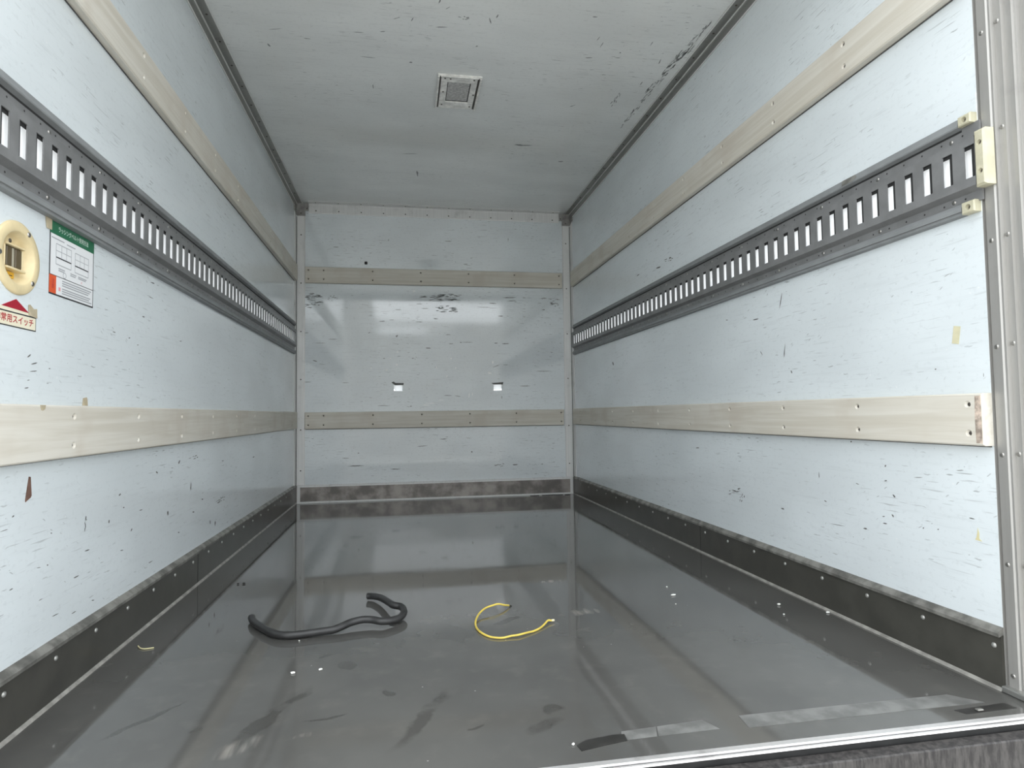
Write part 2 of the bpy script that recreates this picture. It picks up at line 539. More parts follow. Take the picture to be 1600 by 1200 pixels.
# what stands across the yard behind the truck; the glossy back panel mirrors the gap between
bm = box(bmesh.new(), -0.45, 6.5, -14.3, -14.0, -0.92, 3.27)
box(bm, 1.48, 6.5, -14.3, -14.0, 3.27, 3.66)
box(bm, -0.45, -0.18, -14.3, -14.0, 3.27, 3.66)
box(bm, -0.18, 1.48, -14.3, -14.0, 3.53, 3.66)
tag(obj('wall_yard', bm, M_yardwall, None), kind='structure')
tag(bbox('wall_shed', M_yardwall, None, -4.5, -0.45, -18.0, -14.0, -0.92, 4.7), kind='structure')

fl = tag(bbox('floor', M_floor, None, -0.03, W + 0.03, -0.078, L + 0.03, -0.05, 0.0, origin=(0, 0, 0)), kind='structure')
ce = tag(bbox('ceiling', M_ceiling, None, -0.03, W + 0.03, 0.0, L + 0.03, H, H + 0.04, origin=(0, 0, 0)), kind='structure')
# left wall has the round hole for the switch dish
SWY, SWZ, SWR = 0.178, 0.818, 0.0645
bm = bmesh.new()
R_END = 2.966
CUT0, CUT1 = 0.970, 1.064            # slit behind the lashing rails, closed by the white skin
holed_box(bm, 0.0, L, 0.0, CUT0, 0.035, [(SWY, SWZ, 0.050, 0.050, 0.028)], lambda u, v, w: (w - 0.035, u, v), seg=28)
box(bm, -0.035, 0.0, 0.0, L, CUT1, H)
for ya, yb in ((0.0, 0.0), (R_END, L)):
    if yb > ya: box(bm, -0.035, 0.0, ya, yb, CUT0, CUT1)
wl = tag(obj('wall_left', bm, M_wall_side, None, origin=(0, 0, 0)), kind='structure')
bm = box(bmesh.new(), W, W + 0.035, 0.0, L, 0.0, CUT0)
box(bm, W, W + 0.035, 0.0, L, CUT1, H)
box(bm, W, W + 0.035, R_END, L, CUT0, CUT1)
wr = tag(obj('wall_right', bm, M_wall_side, None, origin=(0, 0, 0)), kind='structure')
bm = bmesh.new()                      # two small torn holes go right through the back panel
box(bm, -0.03, W + 0.03, L, L + 0.02, 0.0, 0.690)
box(bm, -0.03, W + 0.03, L, L + 0.02, 0.729, H)
for xa, xb in ((-0.03, 0.603), (0.655, 1.245), (1.297, W + 0.03)):
    box(bm, xa, xb, L, L + 0.02, 0.690, 0.729)
wb = tag(obj('wall_back', bm, M_wall_back, None, origin=(0, 0, 0)), kind='structure')

# thin cover strip on each side wall above the lashing rail
for side, X, ax in SIDES:
    fn = onL if side == 'left' else onR
    o = obj('cover_strip', poly_plate(bmesh.new(), [(0.001, 1.117), (L - 0.06, 1.117), (L - 0.06, 1.156), (0.001, 1.156)], fn, 0.0016), M_wall_side, wl if side == 'left' else wr, origin=(0, 0, 0))

# scuffs and chips in the paint
CHIPS = {
'L':'7580,8983,7660,8978,7770,8977,7880,9002,7820,9015,7690,9005;7500,8581,7580,8571,7710,8572,7820,8581,7740,8586,7610,8589;7090,7990,7130,7976,7200,7974,7260,7991,7230,8005,7160,8007;5450,7381,5480,7366,5550,7363,5610,7368,5580,7384,5510,7384;6300,7334,6330,7321,6380,7330,6410,7348,6380,7357,6340,7352;6800,7216,6830,7210,6870,7213,6900,7227,6870,7235,6830,7229;9820,7668,9880,7663,9960,7669,10020,7691,9970,7695,9890,7685;2150,6475,2200,6487,2250,6516,2270,6546,2230,6536,2180,6504;2270,6361,2330,6365,2420,6383,2480,6410,2420,6407,2330,6387;2230,6229,2300,6232,2410,6240,2480,6259,2420,6258,2310,6246;2840,6326,2860,6322,2890,6320,2910,6331,2890,6342,2860,6336;2780,6044,2810,6040,2840,6040,2860,6048,2840,6052,2810,6050;2160,6066,2190,6064,2230,6068,2250,6080,2230,6082,2190,6076;2090,5923,2130,5921,2190,5925,2220,5943,2190,5944,2130,5937;8160,3930,8140,3902,8180,3870,8270,3854,8280,3878,8230,3911;11200,4039,11290,4038,11400,4044,11450,4068,11380,4069,11260,4061;11360,4130,11440,4121,11520,4129,11550,4150,11490,4155,11400,4152;11360,4123,11420,4118,11500,4127,11550,4141,11490,4143,11410,4137;11120,4120,11170,4117,11230,4124,11250,4138,11210,4141,11150,4132;11220,4110,11300,4113,11410,4123,11480,4136,11410,4137,11300,4124;10740,4086,10820,4084,10940,4088,11020,4101,10940,4104,10820,4101;11520,4066,11580,4057,11640,4066,11680,4080,11610,4094,11550,4087;9870,3984,9940,4010,9990,4061,10000,4103,9910,4083,9850,4033;14220,2382,14360,2381,14530,2398,14630,2423,14500,2425,14320,2407;14570,2389,14650,2382,14780,2376,14850,2388,14760,2401,14640,2399;13620,2346,13720,2345,13850,2351,13940,2364,13840,2369,13710,2357;13860,2368,13990,2359,14160,2364,14280,2373,14160,2383,13970,2385;14260,2306,14330,2288,14390,2289,14430,2302,14370,2319,14300,2315;14610,2291,14680,2273,14740,2279,14760,2294,14710,2304,14640,2305;14180,2429,14230,2425,14290,2432,14320,2442,14260,2447,14210,2442;13810,2287,13970,2267,14160,2270,14260,2293,14130,2306,13930,2307;13960,2321,14090,2317,14230,2333,14340,2345,14220,2350,14070,2337;11150,2378,11210,2344,11300,2338,11370,2344,11310,2373,11220,2383;4340,2585,4410,2573,4510,2569,4570,2578,4500,2594,4400,2597;3910,2142,3990,2122,4080,2127,4140,2139,4080,2149,3980,2151;7710,1564,7810,1551,7930,1554,8010,1564,7920,1572,7790,1576;4400,3217,4410,3222,4420,3236,4410,3249,4400,3244,4380,3232;4370,3066,4370,3094,4370,3140,4350,3174,4340,3149,4350,3102;4320,3154,4340,3166,4340,3189,4340,3206,4330,3195,4320,3173;4340,3018,4350,3044,4380,3086,4380,3119,4360,3097,4340,3052;4370,3258,4380,3274,4380,3301,4380,3322,4360,3308,4360,3281;4360,3216,4370,3233,4370,3262,4360,3283,4350,3268,4350,3239;4330,2993,4340,3019,4340,3061,4330,3092,4330,3069,4320,3027;4370,3232,4390,3256,4390,3295,4390,3325,4380,3303,4370,3264;5910,3542,5960,3545,6020,3563,6020,3590,5970,3591,5920,3571;5420,2982,5460,2999,5470,3035,5450,3067,5410,3054,5400,3017;6600,2588,6650,2598,6690,2623,6670,2656,6630,2645,6600,2619;13610,1499,13650,1548,13690,1625,13620,1698,13560,1660,13560,1573;13010,1666,13070,1700,13070,1766,13020,1822,12970,1791,12980,1721;4680,1468,4720,1450,4780,1439,4810,1443,4780,1458,4720,1475;1820,3693,1850,3693,1880,3701,1890,3719,1860,3723,1830,3707;1790,2466,1830,2458,1880,2463,1900,2475,1870,2484,1820,2476;3130,1611,3210,1597,3310,1595,3390,1596,3320,1609,3210,1614;3850,1442,3910,1432,4000,1433,4050,1440,3990,1451,3910,1449;2680,2039,2720,2033,2770,2039,2810,2044,2770,2051,2720,2045;9040,2588,9100,2616,9110,2677,9070,2729,8990,2705,9010,2640;10980,3059,11020,3134,11030,3255,11000,3345,10970,3277,10940,3156;19130,3576,19280,3548,19440,3564,19540,3584,19400,3603,19240,3594;14360,3765,14440,3741,14570,3739,14660,3743,14580,3766,14460,3768;7090,3024,7150,3016,7240,3012,7290,3024,7230,3036,7140,3038;6030,2244,6080,2226,6160,2220,6210,2220,6160,2239,6080,2248;2590,2655,2630,2645,2690,2636,2730,2635,2690,2648,2630,2655;2930,2630,2940,2611,2970,2612,2980,2617,2970,2632,2940,2639;3030,3206,3050,3190,3070,3187,3090,3195,3080,3205,3050,3215;1500,3503,1570,3503,1670,3505,1730,3514,1670,3518,1570,3512;12060,2661,12110,2634,12190,2617,12240,2637,12190,2663,12120,2672;6140,3241,6160,3225,6200,3216,6230,3227,6210,3248,6170,3248;9870,1967,9920,1941,9980,1936,10020,1940,9980,1969,9920,1979',
'R':'6290,6514,6300,6483,6280,6441,6240,6416,6230,6443,6250,6487;2600,3368,2590,3338,2560,3305,2520,3298,2520,3329,2560,3360;2950,2802,2920,2794,2890,2802,2860,2816,2880,2824,2920,2817;2650,2904,2650,2875,2620,2847,2600,2832,2590,2863,2610,2892;2940,2647,2910,2638,2850,2637,2800,2652,2830,2665,2890,2666;3600,2410,3560,2402,3510,2397,3460,2417,3490,2436,3550,2432;7020,2406,6980,2387,6910,2381,6850,2394,6880,2422,6950,2422;4860,2317,4690,2320,4430,2331,4250,2349,4400,2347,4660,2332;3800,3501,3770,3484,3710,3472,3670,3472,3700,3486,3750,3499;620,3148,590,3132,530,3129,480,3138,520,3147,570,3153;14520,11879,14420,11847,14300,11832,14210,11831,14290,11854,14430,11880;14510,11889,14460,11873,14400,11865,14360,11869,14410,11893,14470,11901;14300,11804,14240,11776,14160,11768,14100,11772,14160,11802,14240,11807;14460,11884,14410,11861,14350,11865,14320,11874,14370,11903,14430,11906;15030,11918,14910,11898,14750,11884,14660,11901,14760,11916,14920,11928;14970,11839,14900,11823,14810,11811,14750,11814,14810,11834,14910,11845;14560,11840,14500,11831,14400,11823,14350,11832,14410,11842,14500,11846;14480,11757,14410,11739,14310,11724,14260,11737,14330,11764,14420,11765;15900,11754,15720,11718,15500,11696,15380,11731,15530,11760,15760,11788;22070,8103,22100,8040,22070,7946,21920,7879,21870,7936,21940,8032;8230,8278,8120,8262,7970,8257,7870,8277,7960,8288,8120,8294;6760,8388,6690,8518,6620,8721,6590,8870,6650,8756,6720,8546;6610,6897,6570,7017,6540,7201,6520,7333,6560,7226,6610,7040;7850,7236,7830,7188,7770,7123,7710,7080,7740,7121,7790,7189;18300,11936,18160,11923,17980,11929,17870,11952,18010,11976,18190,11963;5200,3666,5210,3613,5210,3533,5200,3479,5180,3527,5190,3607;1400,2777,1390,2769,1370,2765,1350,2785,1360,2792,1380,2789;1780,2736,1770,2724,1750,2730,1740,2744,1750,2760,1770,2749;2800,3983,2770,3991,2760,4014,2760,4033,2790,4028,2810,4007;2840,3657,2820,3646,2780,3648,2750,3667,2770,3679,2810,3669;1970,3818,1890,3819,1790,3827,1710,3842,1780,3841,1880,3832;870,4068,820,4065,740,4074,680,4084,730,4089,810,4079;1280,6179,1270,6164,1250,6167,1230,6176,1240,6191,1260,6193;150,5939,140,5964,140,6001,140,6029,150,6007,150,5969;9930,8541,9890,8518,9820,8511,9770,8517,9810,8532,9880,8544;9660,2580,9580,2576,9460,2589,9380,2609,9450,2610,9570,2599;10060,2564,10030,2553,9980,2565,9950,2582,9980,2590,10030,2581;9500,2699,9440,2697,9350,2716,9280,2738,9340,2745,9430,2728;9720,2585,9690,2582,9640,2587,9600,2599,9630,2602,9680,2596;9870,2580,9780,2584,9640,2598,9550,2620,9630,2619,9770,2599;9880,2612,9830,2615,9760,2622,9710,2640,9750,2640,9830,2627;10090,2449,10030,2443,9950,2462,9890,2488,9950,2488,10030,2472;9620,2593,9530,2603,9390,2632,9290,2657,9370,2648,9520,2618;9920,2517,9840,2521,9720,2531,9630,2552,9700,2551,9820,2537;10070,2553,10040,2555,9980,2565,9950,2582,9980,2586,10040,2570;9830,2590,9760,2592,9670,2610,9610,2634,9660,2631,9760,2613;9500,2668,9460,2671,9390,2681,9350,2704,9390,2705,9460,2688;9240,2454,9210,2489,9170,2542,9160,2581,9190,2550,9230,2495;9190,2539,9170,2552,9160,2569,9180,2579,9200,2567,9210,2549;9240,2455,9220,2469,9220,2488,9230,2500,9250,2487,9260,2468;9090,2454,9060,2465,9050,2482,9060,2496,9080,2486,9090,2468;9350,2407,9320,2424,9310,2450,9320,2468,9340,2453,9350,2426;9370,2267,9350,2303,9330,2357,9330,2395,9350,2362,9370,2307;9210,2421,9190,2433,9180,2452,9180,2466,9210,2456,9220,2436;9100,2444,9060,2470,9040,2508,9050,2536,9090,2514,9100,2474;9260,2283,9230,2307,9210,2342,9230,2366,9250,2345,9280,2309;5030,2907,5010,2888,4960,2872,4910,2877,4940,2891,4980,2909;2290,4599,2260,4588,2230,4591,2200,4602,2220,4608,2260,4611;3930,4531,3920,4513,3890,4513,3870,4533,3890,4548,3910,4552;12500,3928,12420,3920,12300,3927,12210,3942,12280,3960,12410,3953;950,8090,900,8098,830,8119,780,8136,820,8128,900,8108',
'B':'2230,16080,2350,16064,2530,16063,2650,16094,2550,16105,2360,16107;9300,16704,9440,16680,9640,16671,9790,16695,9670,16728,9460,16717;13540,16767,13550,16854,13570,16985,13550,17078,13530,17000,13530,16866;5680,16563,5720,16608,5750,16682,5750,16742,5720,16702,5690,16627;10510,15200,10600,15187,10730,15187,10820,15209,10740,15235,10610,15230;1010,8865,1090,8823,1210,8772,1310,8781,1240,8830,1110,8868;1380,8641,1490,8620,1670,8604,1790,8603,1690,8622,1510,8641;6140,10374,6220,10368,6270,10420,6280,10495,6230,10488,6160,10449;4420,10600,4470,10596,4520,10616,4560,10651,4510,10672,4460,10647;8020,9669,8120,9633,8280,9630,8390,9651,8300,9692,8140,9694;12510,10018,12580,9984,12690,9985,12770,10020,12710,10041,12590,10041;13010,9979,13160,9944,13390,9953,13550,9982,13420,10011,13180,10005;9300,10542,9410,10527,9570,10532,9680,10545,9590,10569,9420,10564;10320,10047,10560,10036,10900,10039,11150,10052,10950,10072,10590,10068;9530,9959,9620,9932,9760,9940,9860,9961,9780,9975,9630,9975;15220,8155,15550,8137,16040,8139,16400,8153,16100,8171,15590,8173;10240,10047,10290,10017,10350,10013,10400,10047,10360,10068,10290,10078;9160,6589,9330,6571,9580,6571,9750,6584,9610,6608,9350,6617;9860,6573,9980,6543,10160,6510,10300,6507,10190,6547,10000,6576;14140,7182,14360,7158,14690,7157,14920,7177,14730,7202,14390,7197;15750,12274,15820,12254,15920,12239,15990,12277,15930,12312,15830,12300;5310,8991,5360,8968,5440,8968,5490,8991,5450,9011,5370,9005;7150,8994,7190,8972,7250,8972,7290,8994,7260,9021,7190,9019;440,10590,540,10572,690,10572,790,10593,700,10618,550,10607;1960,10198,2120,10182,2360,10182,2530,10202,2380,10220,2140,10214;1120,9950,1310,9939,1610,9937,1820,9955,1640,9968,1340,9965;280,7502,470,7485,760,7484,970,7499,790,7519,500,7518;2780,7450,2920,7432,3120,7437,3270,7447,3150,7464,2940,7464;4960,5974,5200,5957,5570,5954,5820,5965,5610,5980,5240,5998;7010,5910,7050,5884,7110,5887,7150,5909,7120,5945,7050,5941;2780,2713,2910,2696,3120,2687,3270,2700,3140,2716,2930,2734;3120,2197,3410,2180,3860,2183,4170,2224,3910,2243,3450,2244;12850,1931,12900,1922,12990,1936,13040,1967,12990,1975,12900,1969;12790,1906,12810,1893,12850,1887,12880,1898,12860,1914,12820,1922;12500,2011,12550,1991,12610,1997,12650,2029,12610,2046,12550,2038;12420,2015,12470,1990,12540,1982,12590,2002,12550,2021,12480,2035;12710,2014,12770,2005,12850,2017,12900,2050,12850,2062,12770,2042;12910,2088,12970,2067,13050,2060,13110,2084,13060,2105,12970,2106;12460,1985,12500,1961,12560,1974,12590,2007,12550,2021,12500,2011;12600,2035,12650,2023,12710,2025,12760,2055,12720,2070,12650,2071;13620,2026,13730,1972,13890,1979,14010,2003,13910,2049,13750,2058;15540,2010,15580,1977,15650,1974,15700,2005,15660,2034,15590,2026;5740,1951,5940,1921,6240,1910,6450,1931,6270,1951,5970,1974;8880,3789,9010,3763,9190,3755,9330,3780,9210,3808,9020,3801;10950,2864,11010,2883,11020,2930,10970,2973,10920,2954,10920,2906;3750,3009,3780,2985,3820,2976,3860,3006,3830,3036,3780,3035;7430,3337,7640,3327,7940,3350,8160,3385,7980,3385,7660,3375;12370,8406,12520,8439,12730,8508,12870,8588,12740,8555,12530,8479;13070,8581,13180,8567,13340,8562,13450,8581,13360,8597,13190,8595;12970,6318,13000,6380,13010,6475,12980,6544,12960,6489,12960,6391;2220,12876,2260,12855,2310,12858,2340,12884,2310,12903,2260,12901;1950,12816,1970,12800,2020,12781,2050,12807,2030,12834,1980,12835;2040,12930,2080,12917,2140,12918,2190,12940,2150,12955,2090,12964;2150,12637,2170,12626,2210,12625,2230,12650,2200,12667,2170,12656;1910,12722,1950,12707,2000,12703,2040,12718,2010,12732,1950,12735;2140,12848,2190,12836,2250,12832,2290,12842,2260,12862,2190,12863;2430,12834,2470,12824,2530,12821,2580,12832,2540,12843,2480,12842;2420,12764,2460,12753,2520,12756,2570,12767,2530,12781,2470,12777;2310,12825,2360,12806,2430,12820,2480,12842,2430,12862,2360,12860;2280,12973,2300,12957,2330,12946,2350,12975,2330,13004,2300,12998;1260,12533,1370,12532,1530,12566,1650,12605,1550,12599,1380,12576;1250,12521,1300,12490,1370,12506,1420,12520,1380,12536,1300,12545;1460,12529,1510,12515,1590,12507,1650,12518,1600,12532,1520,12541;880,12824,970,12799,1110,12786,1210,12795,1130,12821,990,12831;920,12900,980,12886,1080,12892,1150,12935,1090,12942,990,12942;580,12905,690,12875,840,12892,950,12924,860,12948,700,12944;510,12834,620,12796,780,12771,910,12780,810,12820,640,12846;660,12729,710,12698,800,12704,860,12725,810,12752,720,12745;1210,12856,1290,12842,1410,12849,1490,12880,1420,12907,1300,12894;510,12856,590,12830,730,12831,820,12848,740,12867,610,12868;850,12650,960,12637,1140,12646,1260,12667,1160,12680,980,12676;670,12673,760,12665,910,12666,1010,12677,920,12691,780,12694;1110,12940,1200,12922,1350,12929,1460,12947,1370,12967,1220,12963;1120,12564,1150,12541,1210,12537,1260,12546,1220,12564,1170,12578;900,12776,930,12766,990,12766,1020,12776,990,12788,940,12792;1120,12482,1180,12472,1280,12474,1350,12503,1290,12524,1190,12502;1310,12551,1420,12518,1600,12505,1730,12512,1620,12544,1440,12555;1380,12873,1450,12847,1560,12854,1640,12880,1580,12906,1460,12902;820,12159,870,12153,940,12155,990,12181,950,12200,870,12187;580,12335,640,12303,730,12296,800,12316,750,12341,650,12344;900,12428,930,12412,980,12396,1020,12415,990,12430,940,12441;1310,12343,1360,12318,1430,12336,1480,12360,1440,12370,1360,12375;670,12194,740,12175,850,12182,930,12209,860,12216,750,12213;620,12330,710,12332,850,12349,940,12378,860,12382,720,12358;670,12380,700,12356,750,12369,780,12384,750,12408,700,12406;430,12360,520,12359,650,12376,740,12403,660,12411,520,12395;540,12265,580,12249,630,12249,670,12272,640,12284,580,12287;920,12397,1020,12369,1160,12349,1260,12354,1180,12383,1030,12393;1100,12407,1130,12396,1180,12398,1210,12414,1180,12427,1130,12424;1400,12946,1440,12927,1480,12935,1510,12960,1480,12974,1440,12972;780,12946,820,12927,890,12918,930,12924,900,12950,830,12961;1200,13001,1280,12968,1410,12956,1500,12973,1430,13001,1300,13012;780,13047,860,13025,990,13004,1090,13011,1010,13035,880,13055;940,13068,1000,13044,1080,13049,1130,13081,1080,13106,1000,13093;800,13051,850,13034,940,13027,1000,13051,950,13075,860,13076;1150,12897,1180,12884,1230,12881,1270,12899,1240,12914,1190,12913;1070,12900,1130,12875,1220,12878,1290,12899,1240,12913,1140,12922;1290,12929,1340,12909,1400,12904,1450,12919,1410,12934,1350,12939;16350,12693,16390,12669,16460,12674,16510,12703,16460,12728,16400,12720;16770,12982,16840,12960,16960,12950,17050,12952,16980,12975,16860,12993;16530,12700,16590,12699,16690,12718,16760,12738,16700,12747,16600,12724;16310,12796,16390,12780,16500,12778,16580,12793,16520,12808,16400,12806;16350,12998,16380,12971,16430,12980,16460,12997,16440,13012,16390,13028;16750,12983,16800,12974,16870,12984,16920,13009,16880,13021,16810,13002;16660,12714,16720,12698,16810,12696,16880,12712,16830,12732,16730,12724;16210,13024,16270,13003,16370,12989,16440,13000,16390,13020,16290,13036;16390,12697,16480,12671,16610,12656,16710,12663,16630,12683,16490,12703;16650,12971,16710,12967,16800,12982,16870,13008,16810,13011,16720,12999;16500,12860,16540,12854,16610,12864,16660,12886,16610,12899,16540,12888;16510,12719,16550,12675,16620,12672,16680,12692,16640,12718,16570,12726;16630,12536,16660,12507,16720,12502,16760,12521,16730,12550,16670,12558;16300,12764,16360,12731,16470,12720,16540,12730,16490,12764,16380,12766;16800,12592,16840,12573,16910,12567,16960,12585,16920,12603,16850,12606;16370,12682,16430,12646,16520,12633,16580,12633,16540,12673,16450,12684;16330,12611,16390,12601,16480,12606,16540,12618,16490,12627,16400,12625;16370,12729,16390,12703,16430,12706,16460,12721,16440,12748,16400,12742;16750,12683,16810,12666,16890,12653,16960,12663,16910,12680,16820,12694;15730,13050,15840,13036,16010,13026,16130,13057,16030,13077,15860,13078;13080,13044,13360,13012,13780,13036,14090,13063,13830,13080,13400,13079;13440,12837,13610,12818,13870,12827,14060,12848,13910,12870,13640,12860;9060,12296,9110,12266,9190,12252,9250,12276,9210,12302,9120,12313;9670,12304,9790,12281,9970,12284,10090,12309,9990,12331,9810,12331;9890,12025,9970,12016,10090,12036,10180,12064,10100,12078,9980,12059;8820,12266,8910,12233,9050,12212,9160,12231,9080,12263,8930,12282;9490,12055,9620,12060,9820,12097,9960,12130,9840,12125,9640,12089;9020,12011,9140,12005,9330,12032,9460,12066,9350,12065,9160,12054;9520,12287,9650,12278,9850,12289,10000,12327,9880,12331,9670,12324;9550,12086,9610,12053,9710,12043,9780,12052,9730,12074,9630,12098;9650,12091,9800,12080,10020,12086,10180,12105,10050,12110,9820,12111;9350,12406,9420,12391,9530,12410,9600,12439,9540,12453,9430,12452;8910,12043,9040,12027,9220,12049,9360,12070,9250,12085,9050,12063;9040,12321,9090,12301,9160,12300,9210,12328,9170,12351,9090,12350;9670,12209,9770,12203,9920,12208,10030,12241,9940,12254,9790,12230;9080,12150,9220,12136,9420,12154,9570,12187,9450,12200,9240,12177;8630,12342,8770,12304,8990,12280,9150,12276,9020,12311,8800,12334;8710,12111,8770,12084,8860,12090,8930,12110,8870,12134,8780,12134;9740,12218,9850,12215,10010,12239,10130,12260,10030,12268,9860,12245;9620,12145,9770,12141,9990,12155,10150,12189,10010,12207,9790,12180;9910,12161,9970,12141,10040,12161,10090,12191,10040,12207,9970,12195;8930,12424,9020,12404,9150,12403,9240,12416,9160,12430,9030,12434;8840,12334,8890,12309,8960,12316,9010,12326,8970,12353,8900,12345;9710,12265,9780,12241,9880,12273,9950,12298,9890,12308,9780,12299;8790,13124,8910,13107,9070,13119,9190,13148,9090,13163,8920,13157;7620,12926,7780,12932,8020,12982,8190,13043,8040,13036,7800,12989;8680,12960,8860,12969,9120,13006,9300,13075,9140,13072,8870,13028;8290,12958,8440,12946,8660,12981,8810,13040,8670,13051,8450,13015;8410,13082,8510,13078,8660,13104,8760,13135,8670,13138,8520,13112;8890,13140,9020,13126,9220,13129,9360,13162,9240,13186,9040,13177;7830,12964,7930,12951,8090,12956,8200,12972,8110,12980,7950,12985;7670,13044,7780,13018,7950,13013,8070,13016,7970,13039,7800,13054;8470,12883,8640,12907,8900,12955,9070,13020,8920,13004,8660,12939;7890,13035,7940,13023,8030,13037,8090,13059,8040,13070,7950,13057;8810,13024,8980,13047,9230,13101,9400,13156,9250,13144,9000,13089;8720,13045,8800,13029,8920,13040,9000,13065,8930,13082,8810,13073;9040,13157,9140,13135,9280,13129,9390,13140,9300,13170,9150,13184;9580,13216,9680,13175,9850,13150,9970,13145,9880,13179,9710,13218;9880,13112,9950,13083,10070,13085,10150,13122,10080,13136,9960,13145;9390,13094,9430,13057,9520,13050,9580,13058,9530,13081,9450,13103;9700,13001,9800,12982,9970,12977,10080,12983,9990,12998,9820,13010;9580,13133,9640,13107,9720,13104,9790,13119,9740,13140,9650,13151;9070,13122,9130,13096,9230,13076,9300,13079,9250,13108,9150,13124;9340,13026,9410,13010,9520,12994,9600,12999,9530,13016,9420,13026;10150,13163,10220,13145,10340,13146,10430,13164,10360,13178,10240,13173;9450,13216,9580,13195,9780,13202,9920,13219,9800,13236,9600,13228;9570,13024,9620,13002,9690,12992,9740,13003,9700,13027,9630,13031;9250,13053,9350,13031,9490,13017,9590,13036,9510,13051,9360,13058;9990,13073,10080,13042,10220,13056,10310,13068,10230,13099,10100,13096;8850,12847,8930,12833,9060,12850,9150,12879,9070,12893,8940,12882;8530,12911,8680,12875,8920,12849,9090,12842,8960,12886,8710,12906;8950,12796,9020,12790,9120,12797,9200,12812,9140,12821,9030,12819;9820,12910,9890,12877,10010,12870,10100,12887,10030,12908,9910,12920;9240,12944,9370,12917,9580,12908,9730,12909,9610,12934,9390,12949;9190,12831,9390,12812,9690,12808,9910,12845,9730,12867,9420,12854;9590,12881,9740,12865,9950,12878,10100,12893,9970,12911,9760,12901;8220,12773,8340,12759,8530,12792,8660,12827,8540,12841,8360,12816;9670,12896,9860,12843,10160,12803,10380,12799,10200,12841,9900,12889;9410,12828,9540,12798,9750,12772,9890,12768,9770,12800,9570,12830;8780,12764,8910,12751,9100,12760,9240,12773,9120,12785,8920,12778;8820,12867,8950,12823,9150,12793,9300,12787,9180,12825,8970,12857;9600,12808,9700,12788,9860,12795,9970,12811,9880,12829,9720,12828;7430,12523,7550,12510,7740,12509,7870,12530,7760,12543,7570,12543;7760,12236,7900,12224,8120,12228,8280,12244,8150,12258,7920,12255;6080,12128,6210,12113,6390,12113,6520,12134,6410,12154,6220,12148;12190,12664,12340,12620,12570,12619,12730,12635,12600,12669,12370,12680;11370,12394,11640,12370,12060,12368,12360,12375,12110,12399,11680,12399;12770,11803,12880,11785,13040,11775,13150,11808,13060,11839,12890,11832;5080,11371,5200,11347,5380,11354,5510,11376,5400,11408,5210,11389;5710,11461,5820,11450,5970,11450,6080,11466,5990,11480,5830,11484;7380,11357,7530,11346,7750,11340,7900,11363,7770,11372,7550,11380;8550,11594,8640,11559,8780,11555,8880,11569,8800,11590,8660,11608',
'BW':'6130,8581,6170,8513,6230,8522,6280,8581,6240,8649,6180,8636;6180,9404,6220,9343,6280,9366,6320,9404,6290,9474,6220,9436;5490,8254,5530,8184,5590,8195,5630,8254,5600,8324,5540,8298;12350,8750,12390,8638,12430,8651,12470,8750,12440,8817,12390,8835;12180,7978,12290,7991,12320,8034,12200,8090,12100,8078,12060,8036;9350,7745,9390,7787,9430,7855,9420,7920,9380,7884,9360,7807;8680,8335,8730,8370,8760,8439,8780,8496,8730,8467,8690,8400;11020,6546,11060,6603,11070,6697,11060,6768,11030,6716,11010,6621;10810,6389,10850,6490,10860,6648,10850,6762,10810,6671,10790,6511;7970,6105,8160,6078,8430,6078,8630,6098,8470,6127,8180,6119;8820,6303,8940,6269,9130,6281,9260,6299,9150,6322,8960,6321;7800,5984,7940,5959,8160,5945,8310,5978,8180,5996,7960,6017;9910,8373,9950,8329,9990,8337,10030,8373,10000,8414,9950,8411;9630,8998,9660,8947,9710,8955,9740,8999,9710,9026,9670,9046;4550,8378,4580,8329,4630,8342,4660,8378,4630,8426,4580,8407;7310,13355,7340,13313,7390,13325,7420,13357,7400,13384,7350,13396;7230,13353,7260,13309,7310,13300,7340,13356,7310,13401,7270,13393;5750,8992,5780,8951,5830,8959,5860,8992,5830,9030,5790,9016',
